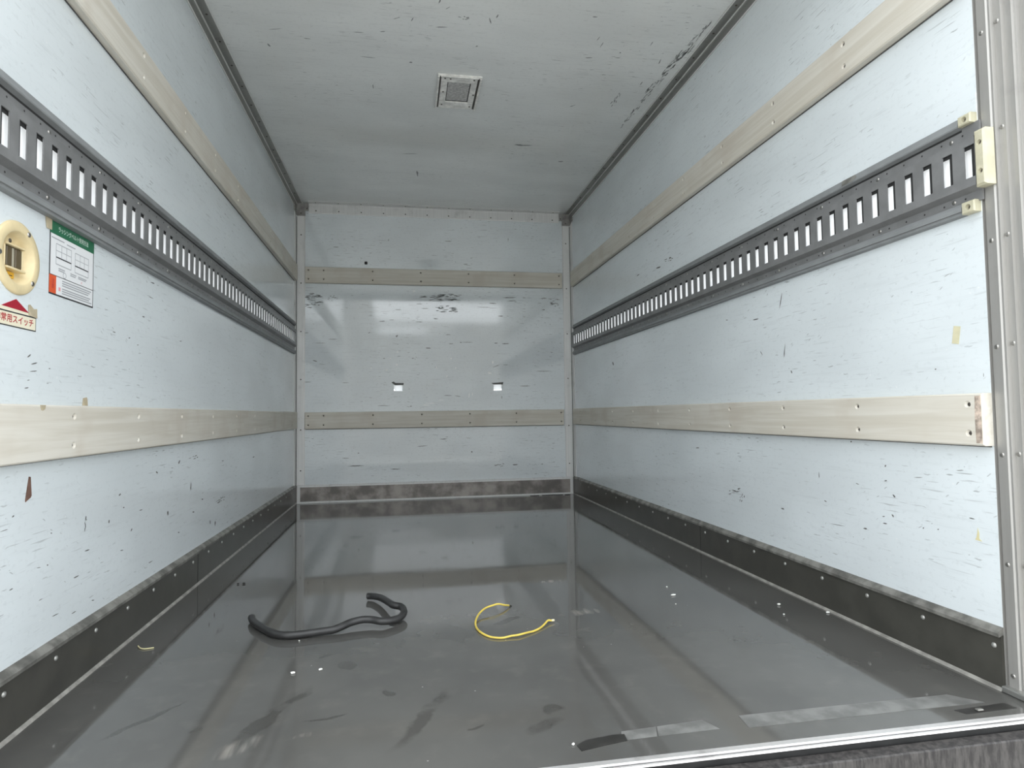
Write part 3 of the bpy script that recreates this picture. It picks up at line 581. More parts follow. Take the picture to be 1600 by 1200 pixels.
'C':'7400,23960,7380,24237,7430,24609,7480,24865,7490,24616,7490,24210;15690,14801,15710,14728,15700,14600,15680,14497,15670,14562,15670,14689;15720,14860,15720,14765,15710,14620,15680,14508,15670,14587,15700,14740;15710,15139,15720,15083,15700,14985,15680,14915,15680,14966,15700,15064;15700,14475,15710,14431,15700,14353,15680,14288,15660,14324,15680,14409;15720,15219,15730,15155,15730,15047,15720,14965,15710,15019,15710,15128;15680,15000,15700,14970,15690,14901,15680,14846,15670,14876,15670,14938;15780,14653,15780,14571,15760,14441,15740,14340,15730,14409,15750,14548;15810,15177,15820,15118,15800,15008,15780,14926,15770,14979,15780,15083;15720,15106,15740,15073,15740,15008,15730,14946,15710,14976,15710,15048;15640,14840,15650,14810,15660,14752,15640,14694,15630,14722,15630,14786;15650,14893,15660,14872,15660,14827,15650,14786,15640,14801,15640,14853;15680,15085,15690,15032,15700,14943,15690,14861,15670,14904,15660,14996;15600,15297,15620,15235,15640,15118,15630,15020,15600,15064,15590,15188;15720,15509,15740,15460,15740,15373,15720,15293,15700,15336,15710,15431;15730,15518,15740,15489,15730,15425,15720,15375,15710,15403,15710,15465;16440,12007,16460,11925,16430,11772,16410,11660,16390,11731,16410,11883;14670,11490,14700,11520,14730,11534,14730,11480,14700,11442,14680,11455;8780,10254,8800,10271,8830,10290,8850,10271,8830,10255,8800,10248;8680,10373,8690,10391,8710,10398,8730,10370,8710,10358,8690,10344;8840,10260,8860,10275,8880,10289,8900,10276,8890,10263,8860,10245;8790,10302,8820,10326,8870,10330,8910,10316,8880,10296,8830,10286;8830,10246,8850,10267,8870,10269,8890,10250,8870,10224,8850,10233;8750,10377,8780,10398,8830,10390,8860,10377,8830,10361,8780,10360;8700,10228,8720,10258,8740,10262,8760,10236,8750,10219,8720,10202;8510,10276,8550,10297,8600,10300,8640,10292,8610,10274,8550,10258;9570,10146,9580,10258,9630,10404,9680,10498,9670,10399,9620,10250;9800,10157,9840,10109,9860,10014,9850,9935,9820,9980,9800,10075;9300,11881,9330,11916,9360,11896,9380,11868,9360,11824,9320,11844;6900,13292,6940,13326,7000,13319,7030,13273,7000,13247,6950,13240;5460,15123,5440,15231,5450,15382,5470,15480,5480,15384,5480,15226;7780,10958,7900,10962,8090,10932,8220,10892,8110,10889,7920,10909;8070,9947,8120,9911,8180,9840,8220,9775,8180,9805,8110,9878;7830,9684,7860,9637,7890,9551,7890,9475,7850,9514,7830,9605;5060,13159,5240,13185,5500,13197,5690,13186,5530,13165,5260,13153;6340,10735,6410,10705,6520,10640,6600,10582,6530,10607,6420,10666;6950,10765,6980,10713,7020,10617,7020,10536,6990,10582,6960,10683;5870,11518,5930,11518,6010,11507,6070,11459,6020,11445,5940,11467;17170,9845,17180,9775,17170,9660,17160,9570,17150,9632,17150,9749;17180,9492,17220,9438,17230,9325,17240,9241,17210,9290,17190,9399;17100,9707,17120,9683,17140,9626,17120,9567,17100,9588,17080,9643;17200,9521,17220,9479,17230,9404,17230,9341,17210,9376,17200,9458;17170,9644,17190,9604,17210,9539,17210,9474,17190,9506,17170,9576;17190,9706,17210,9629,17220,9506,17210,9410,17190,9474,17180,9600;17060,10148,17080,10106,17100,10025,17110,9964,17090,10002,17060,10079;17210,9425,17210,9360,17210,9256,17200,9174,17180,9225,17180,9332;17150,9644,17160,9590,17170,9508,17140,9430,17120,9472,17130,9567;17160,10119,17170,10048,17180,9932,17170,9841,17150,9900,17150,10024;17140,9978,17160,9927,17200,9845,17190,9764,17170,9807,17140,9900;17190,10190,17200,10118,17210,10010,17190,9918,17180,9978,17180,10095;17070,10694,17090,10659,17100,10589,17100,10529,17080,10563,17070,10634;17060,10707,17080,10679,17080,10613,17080,10564,17060,10591,17050,10654;17020,10725,17020,10632,17030,10489,17010,10379,17010,10459,17000,10605;17020,10411,17040,10374,17060,10308,17060,10244,17040,10277,17020,10349;17030,10305,17040,10266,17050,10199,17030,10136,17020,10168,17010,10239;17040,10690,17060,10619,17090,10499,17100,10408,17070,10464,17040,10588;17140,10642,17150,10596,17150,10517,17140,10453,17120,10489,17120,10569;17060,10283,17070,10235,17080,10152,17080,10086,17060,10129,17050,10210;17190,10414,17200,10350,17200,10238,17190,10150,17180,10209,17180,10322;16900,11589,16940,11498,16970,11341,16980,11216,16950,11299,16920,11461;17010,11711,17020,11667,17020,11591,17000,11527,16990,11563,17000,11646;16970,11601,16990,11520,17020,11392,17010,11276,16980,11340,16960,11481;17020,11748,17040,11693,17060,11584,17050,11493,17020,11539,17010,11647;16990,11384,17020,11287,17030,11120,17040,10999,17010,11085,17000,11253;16890,11485,16900,11436,16910,11347,16890,11274,16870,11313,16880,11410;17100,11366,17150,11269,17190,11097,17190,10955,17150,11038,17120,11219;16850,12082,16880,11965,16910,11776,16930,11637,16900,11735,16870,11929;17060,12155,17080,12098,17090,11991,17080,11907,17060,11960,17060,12069;16920,11312,16940,11221,16960,11070,16950,10945,16920,11022,16920,11185;17070,11755,17110,11647,17140,11457,17140,11308,17110,11403,17070,11589;16940,12155,16960,12116,16970,12045,16960,11986,16950,12018,16930,12086;17110,11445,17140,11345,17170,11173,17170,11040,17150,11130,17120,11302;17080,11341,17100,11290,17120,11197,17100,11112,17080,11151,17070,11258;16940,11620,16950,11488,16970,11288,16950,11129,16940,11240,16920,11447;17040,11227,17080,11149,17100,10999,17110,10890,17080,10963,17050,11103;17160,11271,17170,11231,17180,11168,17180,11111,17160,11145,17160,11214;16950,12171,16960,12093,16970,11961,16960,11857,16940,11923,16940,12064;17140,11590,17160,11533,17170,11438,17160,11357,17140,11401,17130,11503;17000,11889,17020,11844,17030,11761,17020,11691,17000,11729,16990,11813;17050,11811,17070,11707,17100,11547,17100,11411,17070,11493,17040,11661;17030,12343,17060,12256,17100,12111,17110,11991,17080,12068,17040,12215;16970,11927,16980,11868,16990,11775,16980,11696,16970,11745,16960,11843;17110,12209,17130,12120,17120,11961,17100,11844,17090,11924,17090,12076;16910,12762,16950,12646,16990,12461,17010,12320,16970,12413,16930,12603;16850,12690,16860,12577,16880,12404,16860,12263,16850,12359,16840,12541;16920,11765,16950,11715,16960,11622,16960,11548,16940,11594,16930,11686;16880,12749,16900,12687,16910,12572,16910,12486,16880,12533,16870,12647;16970,11599,17000,11573,17010,11495,17000,11436,16980,11459,16970,11530;16930,12251,16960,12139,16980,11951,16970,11805,16950,11905,16930,12096;16890,12740,16920,12655,16950,12498,16950,12374,16930,12455,16890,12609;16860,12274,16890,12212,16900,12099,16900,12008,16870,12053,16850,12166;16890,12266,16910,12174,16940,12022,16940,11899,16910,11975,16890,12131;16860,13393,16880,13364,16880,13305,16870,13248,16850,13274,16850,13337;16780,14230,16810,14143,16830,13977,16830,13852,16810,13934,16780,14090;16790,14104,16820,14036,16820,13906,16810,13796,16780,13851,16780,13987;16900,13225,16920,13199,16930,13151,16920,13097,16900,13113,16900,13173;16720,14167,16750,14084,16780,13932,16800,13814,16760,13879,16730,14038;16910,14205,16940,14176,16940,14104,16940,14046,16920,14071,16910,14137;16720,13929,16760,13888,16780,13788,16780,13704,16740,13734,16730,13844;16790,13740,16800,13644,16810,13487,16790,13364,16770,13439,16770,13601;16790,13686,16810,13598,16810,13452,16800,13341,16790,13415,16790,13568;16940,14008,16970,13970,16970,13877,16960,13803,16930,13832,16920,13919;16840,14004,16860,13945,16870,13841,16860,13754,16850,13807,16830,13911;16910,13737,16940,13703,16960,13620,16950,13538,16920,13570,16900,13650;16850,14493,16870,14420,16900,14303,16900,14201,16870,14256,16850,14387;16820,14878,16850,14831,16870,14728,16870,14651,16850,14689,16820,14787;16920,14130,16940,14094,16940,14026,16920,13960,16910,13993,16910,14062;16990,14386,17010,14325,17030,14227,17020,14140,17000,14185,16990,14291;16900,15010,16930,14932,16920,14771,16910,14648,16880,14719,16880,14878;16970,14417,17000,14396,17000,14314,17000,14254,16980,14278,16960,14349;16950,14112,16970,14083,16970,14019,16960,13961,16940,13977,16930,14042;16950,14872,16970,14805,16970,14681,16950,14572,16930,14634,16930,14760;16850,14670,16880,14610,16880,14496,16870,14401,16850,14456,16850,14572;16820,15900,16840,15865,16840,15788,16830,15729,16820,15761,16820,15835;16970,15666,16990,15562,16990,15387,16970,15247,16960,15340,16950,15517;16840,16225,16860,16117,16870,15936,16860,15789,16840,15886,16830,16070;16810,15858,16840,15787,16840,15646,16810,15523,16780,15584,16800,15740;16960,16087,16970,16061,16990,16010,16960,15939,16940,15958,16940,16024;16880,15654,16910,15593,16930,15471,16930,15367,16890,15410,16870,15533;16890,16450,16910,16339,16920,16161,16920,16024,16900,16119,16880,16299;16850,16017,16870,15913,16870,15736,16850,15592,16840,15684,16830,15864;16770,16071,16810,15979,16840,15806,16850,15680,16820,15762,16790,15934;16830,16417,16830,16381,16830,16316,16820,16261,16810,16290,16810,16353;16820,17272,16850,17247,16860,17180,16860,17116,16840,17142,16820,17211;16830,17467,16860,17418,16890,17334,16880,17245,16860,17283,16830,17376;16800,16841,16830,16812,16820,16734,16810,16667,16790,16689,16790,16772;16810,17159,16830,17131,16850,17077,16840,17009,16810,17019,16800,17087;16900,16712,16920,16653,16940,16545,16930,16444,16910,16494,16890,16605;16840,16850,16860,16778,16880,16656,16870,16543,16840,16595,16840,16734;16780,16753,16800,16718,16810,16635,16810,16560,16780,16586,16770,16669;16830,16725,16840,16637,16840,16491,16820,16374,16810,16452,16820,16606;17240,11166,17260,11134,17250,11068,17230,11012,17230,11044,17220,11104;17120,11298,17130,11239,17140,11142,17120,11061,17100,11104,17110,11210;17110,11601,17140,11516,17170,11368,17180,11257,17160,11332,17120,11479;17270,10842,17280,10786,17280,10683,17260,10596,17250,10649,17250,10754;17180,10848,17190,10763,17190,10629,17170,10518,17160,10589,17160,10726;17190,11203,17200,11097,17200,10924,17180,10788,17160,10875,17160,11051;17230,11237,17260,11155,17290,11018,17300,10909,17270,10980,17240,11123;17140,10981,17160,10937,17170,10852,17150,10775,17140,10819,17130,10903;17270,11141,17280,11032,17260,10854,17250,10727,17240,10823,17250,11002;17150,11345,17180,11264,17190,11128,17170,11013,17140,11076,17150,11228;17270,10897,17280,10845,17280,10754,17260,10681,17240,10723,17260,10821;16930,13458,16960,13375,16970,13215,16960,13093,16940,13169,16920,13323;17040,12653,17050,12620,17050,12553,17030,12494,17030,12527,17020,12588;17020,12773,17050,12764,17070,12728,17040,12670,17010,12667,17010,12721;17040,13297,17070,13205,17080,13044,17080,12921,17050,12996,17040,13166;17060,12786,17080,12720,17090,12606,17080,12509,17060,12567,17040,12677;16950,12933,16980,12855,17010,12735,17020,12635,16990,12699,16960,12822;16940,12846,16960,12759,16980,12609,16970,12492,16950,12570,16940,12719;17000,13230,17020,13160,17020,13030,17010,12934,17000,13001,16990,13125;17000,12455,17020,12427,17030,12360,17030,12303,17010,12331,17000,12399;17060,13594,17060,13478,17060,13296,17050,13161,17040,13263,17050,13449;13850,11305,13860,11206,13880,11054,13870,10933,13850,11018,13840,11173;13600,10903,13620,10828,13640,10705,13640,10612,13620,10677,13600,10797;13040,9593,13100,9612,13180,9600,13220,9566,13170,9560,13090,9556;13480,12008,13570,12025,13700,11992,13780,11963,13700,11943,13570,11976;14610,11840,14680,11845,14770,11840,14830,11807,14770,11803,14670,11809;15650,10918,15660,10845,15670,10725,15650,10621,15630,10684,15640,10815;16300,13595,16330,13536,16330,13415,16320,13315,16290,13360,16290,13492;12270,20022,12520,20045,12880,19971,13130,19901,12910,19891,12540,19928;12140,19947,12270,19984,12470,19962,12600,19919,12470,19864,12280,19890;14830,21680,14940,21745,15070,21727,15140,21637,15050,21600,14920,21622;4930,11659,5040,11678,5210,11666,5330,11646,5230,11634,5060,11639;3170,12293,3240,12314,3360,12324,3440,12320,3380,12299,3260,12276;1840,12816,1840,12908,1870,12991,1920,13008,1920,12928,1890,12848;2040,11964,2180,11938,2400,11880,2560,11826,2430,11847,2210,11903;6560,21838,6800,21829,7170,21775,7440,21715,7220,21705,6840,21775;13900,15797,13980,15748,14070,15640,14130,15551,14070,15594,13960,15690',

}
def chips(name, key, fn, mat, parent, lift=0.0004):
    bm = bmesh.new()
    for c in CHIPS[key].split(';'):
        q = [int(t) * 1e-4 for t in c.split(',')]
        vs = [bm.verts.new(fn(q[i], q[i + 1], lift)) for i in range(0, 12, 2)]
        try: bm.faces.new(vs)
        except ValueError: pass
    o = obj(name, bm, mat, parent)
    tag(o, kind='stuff')
chips('paint_scuffs', 'L', onL, M_chip, wl)
chips('paint_scuffs', 'R', onR, M_chip, wr)
chips('paint_scuffs', 'B', onB, M_chip_grey, wb)
chips('white_scrapes', 'BW', onB, M_chip_white, wb, 0.0005)
chips('paint_scuffs', 'C', onC, M_chip_grey, ce)

# kick plates round the foot of the walls
KH = 0.104
for side, X, ax in SIDES:
    bm = bmesh.new()
    extrude(bm, [(0.0, 0.0), (0.006, 0.0), (0.006, KH - 0.002), (0.0, KH)], lambda a, b, t: (X(a), t, b), 0.0, L - 0.006)
    kp = tag(obj('baseboard_' + side, bm, M_kick, None), kind='structure')
    bm = bmesh.new()
    extrude(bm, [(0.0, KH - 0.001), (0.011, KH - 0.004), (0.012, KH + 0.003), (0.009, KH + 0.007), (0.0, KH + 0.014)], lambda a, b, t: (X(a), t, b), 0.0, L - 0.006)
    obj('top_ledge', bm, M_ledge, kp)
    bm = bmesh.new()
    extrude(bm, [(0.006, 0.0002), (0.0115, 0.0002), (0.009, 0.004), (0.006, 0.006)], lambda a, b, t: (X(a), t, b), 0.0, L - 0.012)
    obj('sealant_bead', bm, M_bead, kp)
    for k in range(18):
        y = (0.015 if side == 'right' else 0.003) + 0.1665 * k if side == 'right' else 0.161 + 0.158 * k
        if y < L - 0.05:
            inst('rivet', ME_RIVET, (X(0.006), y, 0.081), kp, RX[ax])
    for y in ((1.156,) if side == 'left' else (1.22,)):
        bbox('plate_joint', M_dark, kp, min(X(0.0055), X(0.0066)), max(X(0.0055), X(0.0066)), y - 0.0012, y + 0.0012, 0.004, KH - 0.004)
bm = bmesh.new()
extrude(bm, [(0.0, 0.0), (0.006, 0.0), (0.006, 0.102), (0.0, 0.104)], lambda a, b, t: (t, L - a, b), 0.007, W - 0.007)
kb = tag(obj('baseboard_back', bm, M_backkick, None), kind='structure')
bm = bmesh.new()
extrude(bm, [(0.0, 0.100), (0.011, 0.098), (0.011, 0.104), (0.0, 0.112)], lambda a, b, t: (t, L - a, b), 0.007, W - 0.007)
obj('top_ledge', bm, M_alu_post, kb)
bm = bmesh.new()
extrude(bm, [(0.006, 0.0002), (0.016, 0.0002), (0.012, 0.006), (0.006, 0.010)], lambda a, b, t: (t, L - a, b), 0.012, W - 0.012)
obj('sealant_bead', bm, M_alu_post, kb)
for x0, x1 in ((0.012, 0.030), (W - 0.030, W - 0.012)):
    bbox('end_strip', M_alu_post, kb, x0, x1, L - 0.009, L - 0.006, 0.008, 0.098)
bm = bmesh.new()
for (x, y, a, w_) in ((1.60, 2.99, 0.05, 0.008), (1.50, 2.985, 0.03, 0.006), (1.66, 2.985, 0.03, 0.007), (1.72, 2.98, 0.02, 0.01)):
    poly_plate(bm, [(x - a, y), (x - a * 0.3, y - w_), (x + a * 0.5, y - w_ * 0.6), (x + a, y + w_ * 0.2), (x + a * 0.2, y + w_)], onF, 0.003)
o = obj('tar_smear', bm, M_ductdark, fl)
tag(o, kind='stuff')

# corner profiles
def trim(n, bm, mat):
    return tag(obj('trim_%d' % n, bm, mat, None), kind='structure')
for n, (side, X, ax) in zip((1, 2), SIDES):      # ceiling to side wall
    bm = bmesh.new()
    prof = [(0, H), (0.040, H), (0.040, H - 0.0025), (0.010, H - 0.004), (0.0065, H - 0.0095), (0.004, H - 0.012), (0.0028, H - 0.043), (0, H - 0.043)]
    extrude(bm, prof, lambda a, b, t: (X(a), t, b), 0.0, L - 0.004)
    t = trim(n, bm, M_alu_y)
    for e in ((0.0390, H - 0.0034), (0.0030, H - 0.0420), (0.0085, H - 0.0085)):
        bm = bmesh.new()
        extrude(bm, [(e[0] - 0.0018, e[1] - 0.0014), (e[0] + 0.0018, e[1] - 0.0014), (e[0] + 0.0018, e[1] + 0.0014), (e[0] - 0.0018, e[1] + 0.0014)], lambda a, b, t_: (X(a), t_, b), 0.0, L - 0.004)
        obj('edge_lip', bm, M_alu_post, t)
    for k in range(19):
        y = 0.05 + 0.155 * k
        inst('small_screw', ME_SCREW_S, (X(0.022), y, H - 0.0032), t, RX['-z'])
for n, (side, X, ax) in zip((3, 4), SIDES):      # upright corner posts at the back
    bm = bmesh.new()
    prof = [(0, 0), (0.056, 0), (0.056, 0.003), (0.046, 0.0045), (0.012, 0.004), (0.004, 0.010), (0.003, 0.062), (0, 0.062)]
    extrude(bm, prof, lambda a, b, t: (X(a), L - b, t), 0.112, H - 0.004)
    t = trim(n, bm, M_alu_post)
    for a0, a1 in ((0.0525, 0.0555),):
        bm = box(bmesh.new(), min(X(a0), X(a1)), max(X(a0), X(a1)), L - 0.0055, L - 0.003, 0.113, H - 0.004)
        obj('edge_lip', bm, M_alu_x, t)
    bm = box(bmesh.new(), min(X(0.0045), X(0.0075)), max(X(0.0045), X(0.0075)), L - 0.0098, L - 0.0075, 0.113, H - 0.09)
    obj('corner_groove', bm, M_dark, t)
    for z in (0.20, 0.452, 0.766, 1.066, 1.372, 1.679):
        inst('small_screw', ME_SCREW_S, (X(0.032), L - 0.0044, z), t, RX['-y'])
    # grey cast bracket where the post meets the ceiling profiles
    pts = [(0.004, 1.800), (0.058, 1.800), (0.058, 1.832), (0.078, 1.832), (0.078, H - 0.004), (0.004, H - 0.004)]
    bm = bmesh.new()
    poly_plate(bm, [(X(a), b) for a, b in pts], lambda u, v, w: (u, L - 0.0058 - w, v), 0.005)
    br = obj('corner_bracket', bm, M_bracket, t)
    bm = bmesh.new()
    poly_plate(bm, [(L - 0.011, 1.800), (L - 0.080, 1.820), (L - 0.085, H - 0.006), (L - 0.011, H - 0.006)], onL if side == 'left' else onR, 0.0062)
    obj('corner_bracket', bm, M_bracket, t)
    for a, z in ((0.032, 1.815), (0.068, 1.846)):
        inst('small_screw', ME_SCREW_S, (X(a), L - 0.0107, z), t, RX['-y'])
# across the top of the back wall
bm = bmesh.new()
prof = [(0, H), (0.052, H), (0.052, H - 0.003), (0.010, H - 0.004), (0.0055, H - 0.012), (0.0045, H - 0.060), (0.003, H - 0.064), (0, H - 0.064)]
extrude(bm, prof, lambda a, b, t: (t, L - a, b), 0.0785, W - 0.0785)
t5 = trim(5, bm, M_alu_post)
for k in range(12):
    x = 0.122 + 0.1485 * k * 0.94
    inst('small_screw', ME_SCREW_S, (x, L - 0.0050, 1.836), t5, RX['-y'])
    inst('small_screw', ME_SCREW_S, (x, L - 0.030, H - 0.0034), t5, RX['-z'])

# stepped aluminium frame round the rear door opening
FR = [(0.0, 0.0), (0.0, -0.0005), (-0.006, -0.0015), (-0.006, -0.0065), (0.0, -0.0070), (0.0, -0.026), (-0.002, -0.029), (-0.002, -0.033), (-0.0113, -0.0335),
      (-0.0113, -0.0464), (-0.018, -0.0470), (-0.018, -0.0616), (-0.024, -0.0620), (-0.0245, -0.0645), (-0.0335, -0.0650), (-0.0335, -0.0800),
      (-0.070, -0.0830), (-0.085, -0.0780), (-0.085, 0.0), (-0.036, 0.0)]
for n, (side, X, ax) in zip((6, 7), SIDES):
    bm = bmesh.new()
    extrude(bm, FR, lambda a, b, t: (X(a), b, t), 0.012, H + 0.05)
    t = trim(n, bm, M_frame)
    for k in range(9):
        z = 0.034 + 0.2055 * k
        if abs(z - 1.03) > 0.09:
            inst('screw', ME_SCREW, (X(0.0), -0.0155, z), t, RX[ax])
        inst('screw', ME_SCREW, (X(-0.0113), -0.0385, 0.24 + 0.2075 * k if k < 8 else 1.87), t, RX[ax])
    bm = box(bmesh.new(), min(X(-0.030), X(0.012)), max(X(-0.030), X(0.012)), -0.0775, -0.0005, 0.0005, 0.0125, 0.002)
    obj('foot_plate', bm, M_alu_y, t)
# header over the opening
bm = bmesh.new()
extrude(bm, [(0.0, H - 0.06), (-0.03, H - 0.06), (-0.033, H - 0.05), (-0.06, H - 0.05), (-0.062, H + 0.05), (0.0, H + 0.05)], lambda a, b, t: (t, a, b), 0.001, W - 0.001)
trim(8, bm, M_frame)
# door sill
bm = bmesh.new()
extrude(bm, [(-0.0785, -0.045), (-0.0785, -0.0005), (-0.0800, 0.0010), (-0.0910, 0.0010), (-0.0920, -0.0025), (-0.0955, -0.0030), (-0.0962, -0.001), (-0.1000, -0.001), (-0.1010, -0.0040), (-0.0930, -0.0045), (-0.093, -0.045)],
        lambda a, b, t: (t, a, b), -0.09, W + 0.09)
sl = trim(9, bm, M_alu_sill)
bm = box(bmesh.new(), -0.09, W + 0.09, -0.0954, -0.0921, -0.0029, -0.0023)
obj('sill_groove', bm, M_dark, sl)
bm = box(bmesh.new(), -0.08, W + 0.08, -0.0985, -0.0935, -0.045, -0.0050)
obj('rubber_skirt', bm, M_rubber, sl)
# worn plate of the tail below the sill
bm = box(bmesh.new(), -0.04, W - 0.010, -0.128, -0.1010, -0.50, -0.0135, 0.002)
tp = tag(obj('trim_10', bm, M_bumper, None), kind='structure')
bm = bmesh.new()
box(bm, W + 0.002, W + 0.085, -0.132, -0.101, -0.035, -0.012, 0.005)
tag(obj('corner_guard', bm, M_cream, tp))
bm = box(bmesh.new(), W + 0.0, W + 0.085, -0.122, -0.101, -0.30, -0.036)
obj('side_bracket', bm, M_rubber, tp)
# outer body skin beside the frame
for n, (side, X, ax) in zip((11, 12), SIDES):
    bm = box(bmesh.new(), min(X(-0.036), X(-0.060)), max(X(-0.036), X(-0.060)), 0.0, L, -0.10, CUT0 - 0.02)
    box(bm, min(X(-0.036), X(-0.060)), max(X(-0.036), X(-0.060)), 0.0, L, CUT1 + 0.02, H + 0.05)
    box(bm, min(X(-0.036), X(-0.060)), max(X(-0.036), X(-0.060)), R_END, L, CUT0 - 0.02, CUT1 + 0.02)
    tag(obj('trim_%d' % n, bm, M_body, None), kind='structure')

# ------------------------------------------------------------------ wooden rubbing battens
M_gapline = simple('shadow_gap', (0.09, 0.09, 0.088), 0.8)  # dark tone standing in for shade along the batten edges
ROWY = [0.033 + 0.3052 * k for k in range(10)]
def batten(label, fn, u0, u1, v0, v1, us, mat, ax, wax, mirror=False):
    th = 0.021
    holes = [(u, v0 + f * (v1 - v0), 0.0072, 0.0036, 0.0045) for u in us for f in (0.235, 0.79)]
    bm = holed_box(bmesh.new(), u0, u1, v0, v1, th, holes, fn, 0.0028)
    o = tag(obj('wooden_batten', bm, mat, None), label, 'batten', 'pale wooden battens screwed to the walls')
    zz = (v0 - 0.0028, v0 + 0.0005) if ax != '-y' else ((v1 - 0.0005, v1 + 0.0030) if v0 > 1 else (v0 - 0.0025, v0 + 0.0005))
    obj('shade_line', poly_plate(bmesh.new(), [(u0 + 0.004, zz[0]), (u1 - 0.002, zz[0]), (u1 - 0.002, zz[1]), (u0 + 0.004, zz[1])], lambda p_, q_, w: fn(p_, q_, 0.0003 + w), 0.0016), M_gapline, o)  # added dark strip paints the shadow gap between batten and wall
    for (u, v, a, b, d) in holes:
        inst('wood_screw', ME_SCREW_D, fn(u, v, th - 0.0046), o, RX[ax])
    return o
YE = L - 0.063
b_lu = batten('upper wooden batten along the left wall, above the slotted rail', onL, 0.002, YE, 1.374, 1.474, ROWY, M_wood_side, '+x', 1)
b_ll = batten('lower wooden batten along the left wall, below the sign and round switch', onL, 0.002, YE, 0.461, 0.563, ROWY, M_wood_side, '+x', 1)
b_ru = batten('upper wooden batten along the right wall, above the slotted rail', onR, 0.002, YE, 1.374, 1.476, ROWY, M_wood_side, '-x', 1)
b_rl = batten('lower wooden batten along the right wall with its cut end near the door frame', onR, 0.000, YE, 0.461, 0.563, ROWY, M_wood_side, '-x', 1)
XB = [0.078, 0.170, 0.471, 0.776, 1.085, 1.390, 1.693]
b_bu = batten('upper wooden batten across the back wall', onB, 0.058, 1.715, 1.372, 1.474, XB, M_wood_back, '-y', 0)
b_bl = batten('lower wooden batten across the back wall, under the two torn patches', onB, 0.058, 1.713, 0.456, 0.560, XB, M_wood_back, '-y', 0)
M_worn = simple('worn_batten_end', (0.56, 0.46, 0.38), 0.7, var=0.5, scale=60)
obj('worn_end_band', poly_plate(bmesh.new(), [(0.004, 0.466), (0.017, 0.466), (0.018, 0.51), (0.0165, 0.558), (0.004, 0.558)], lambda u, v, w: onR(u, v, 0.0210 + w), 0.0004), M_worn, b_rl)

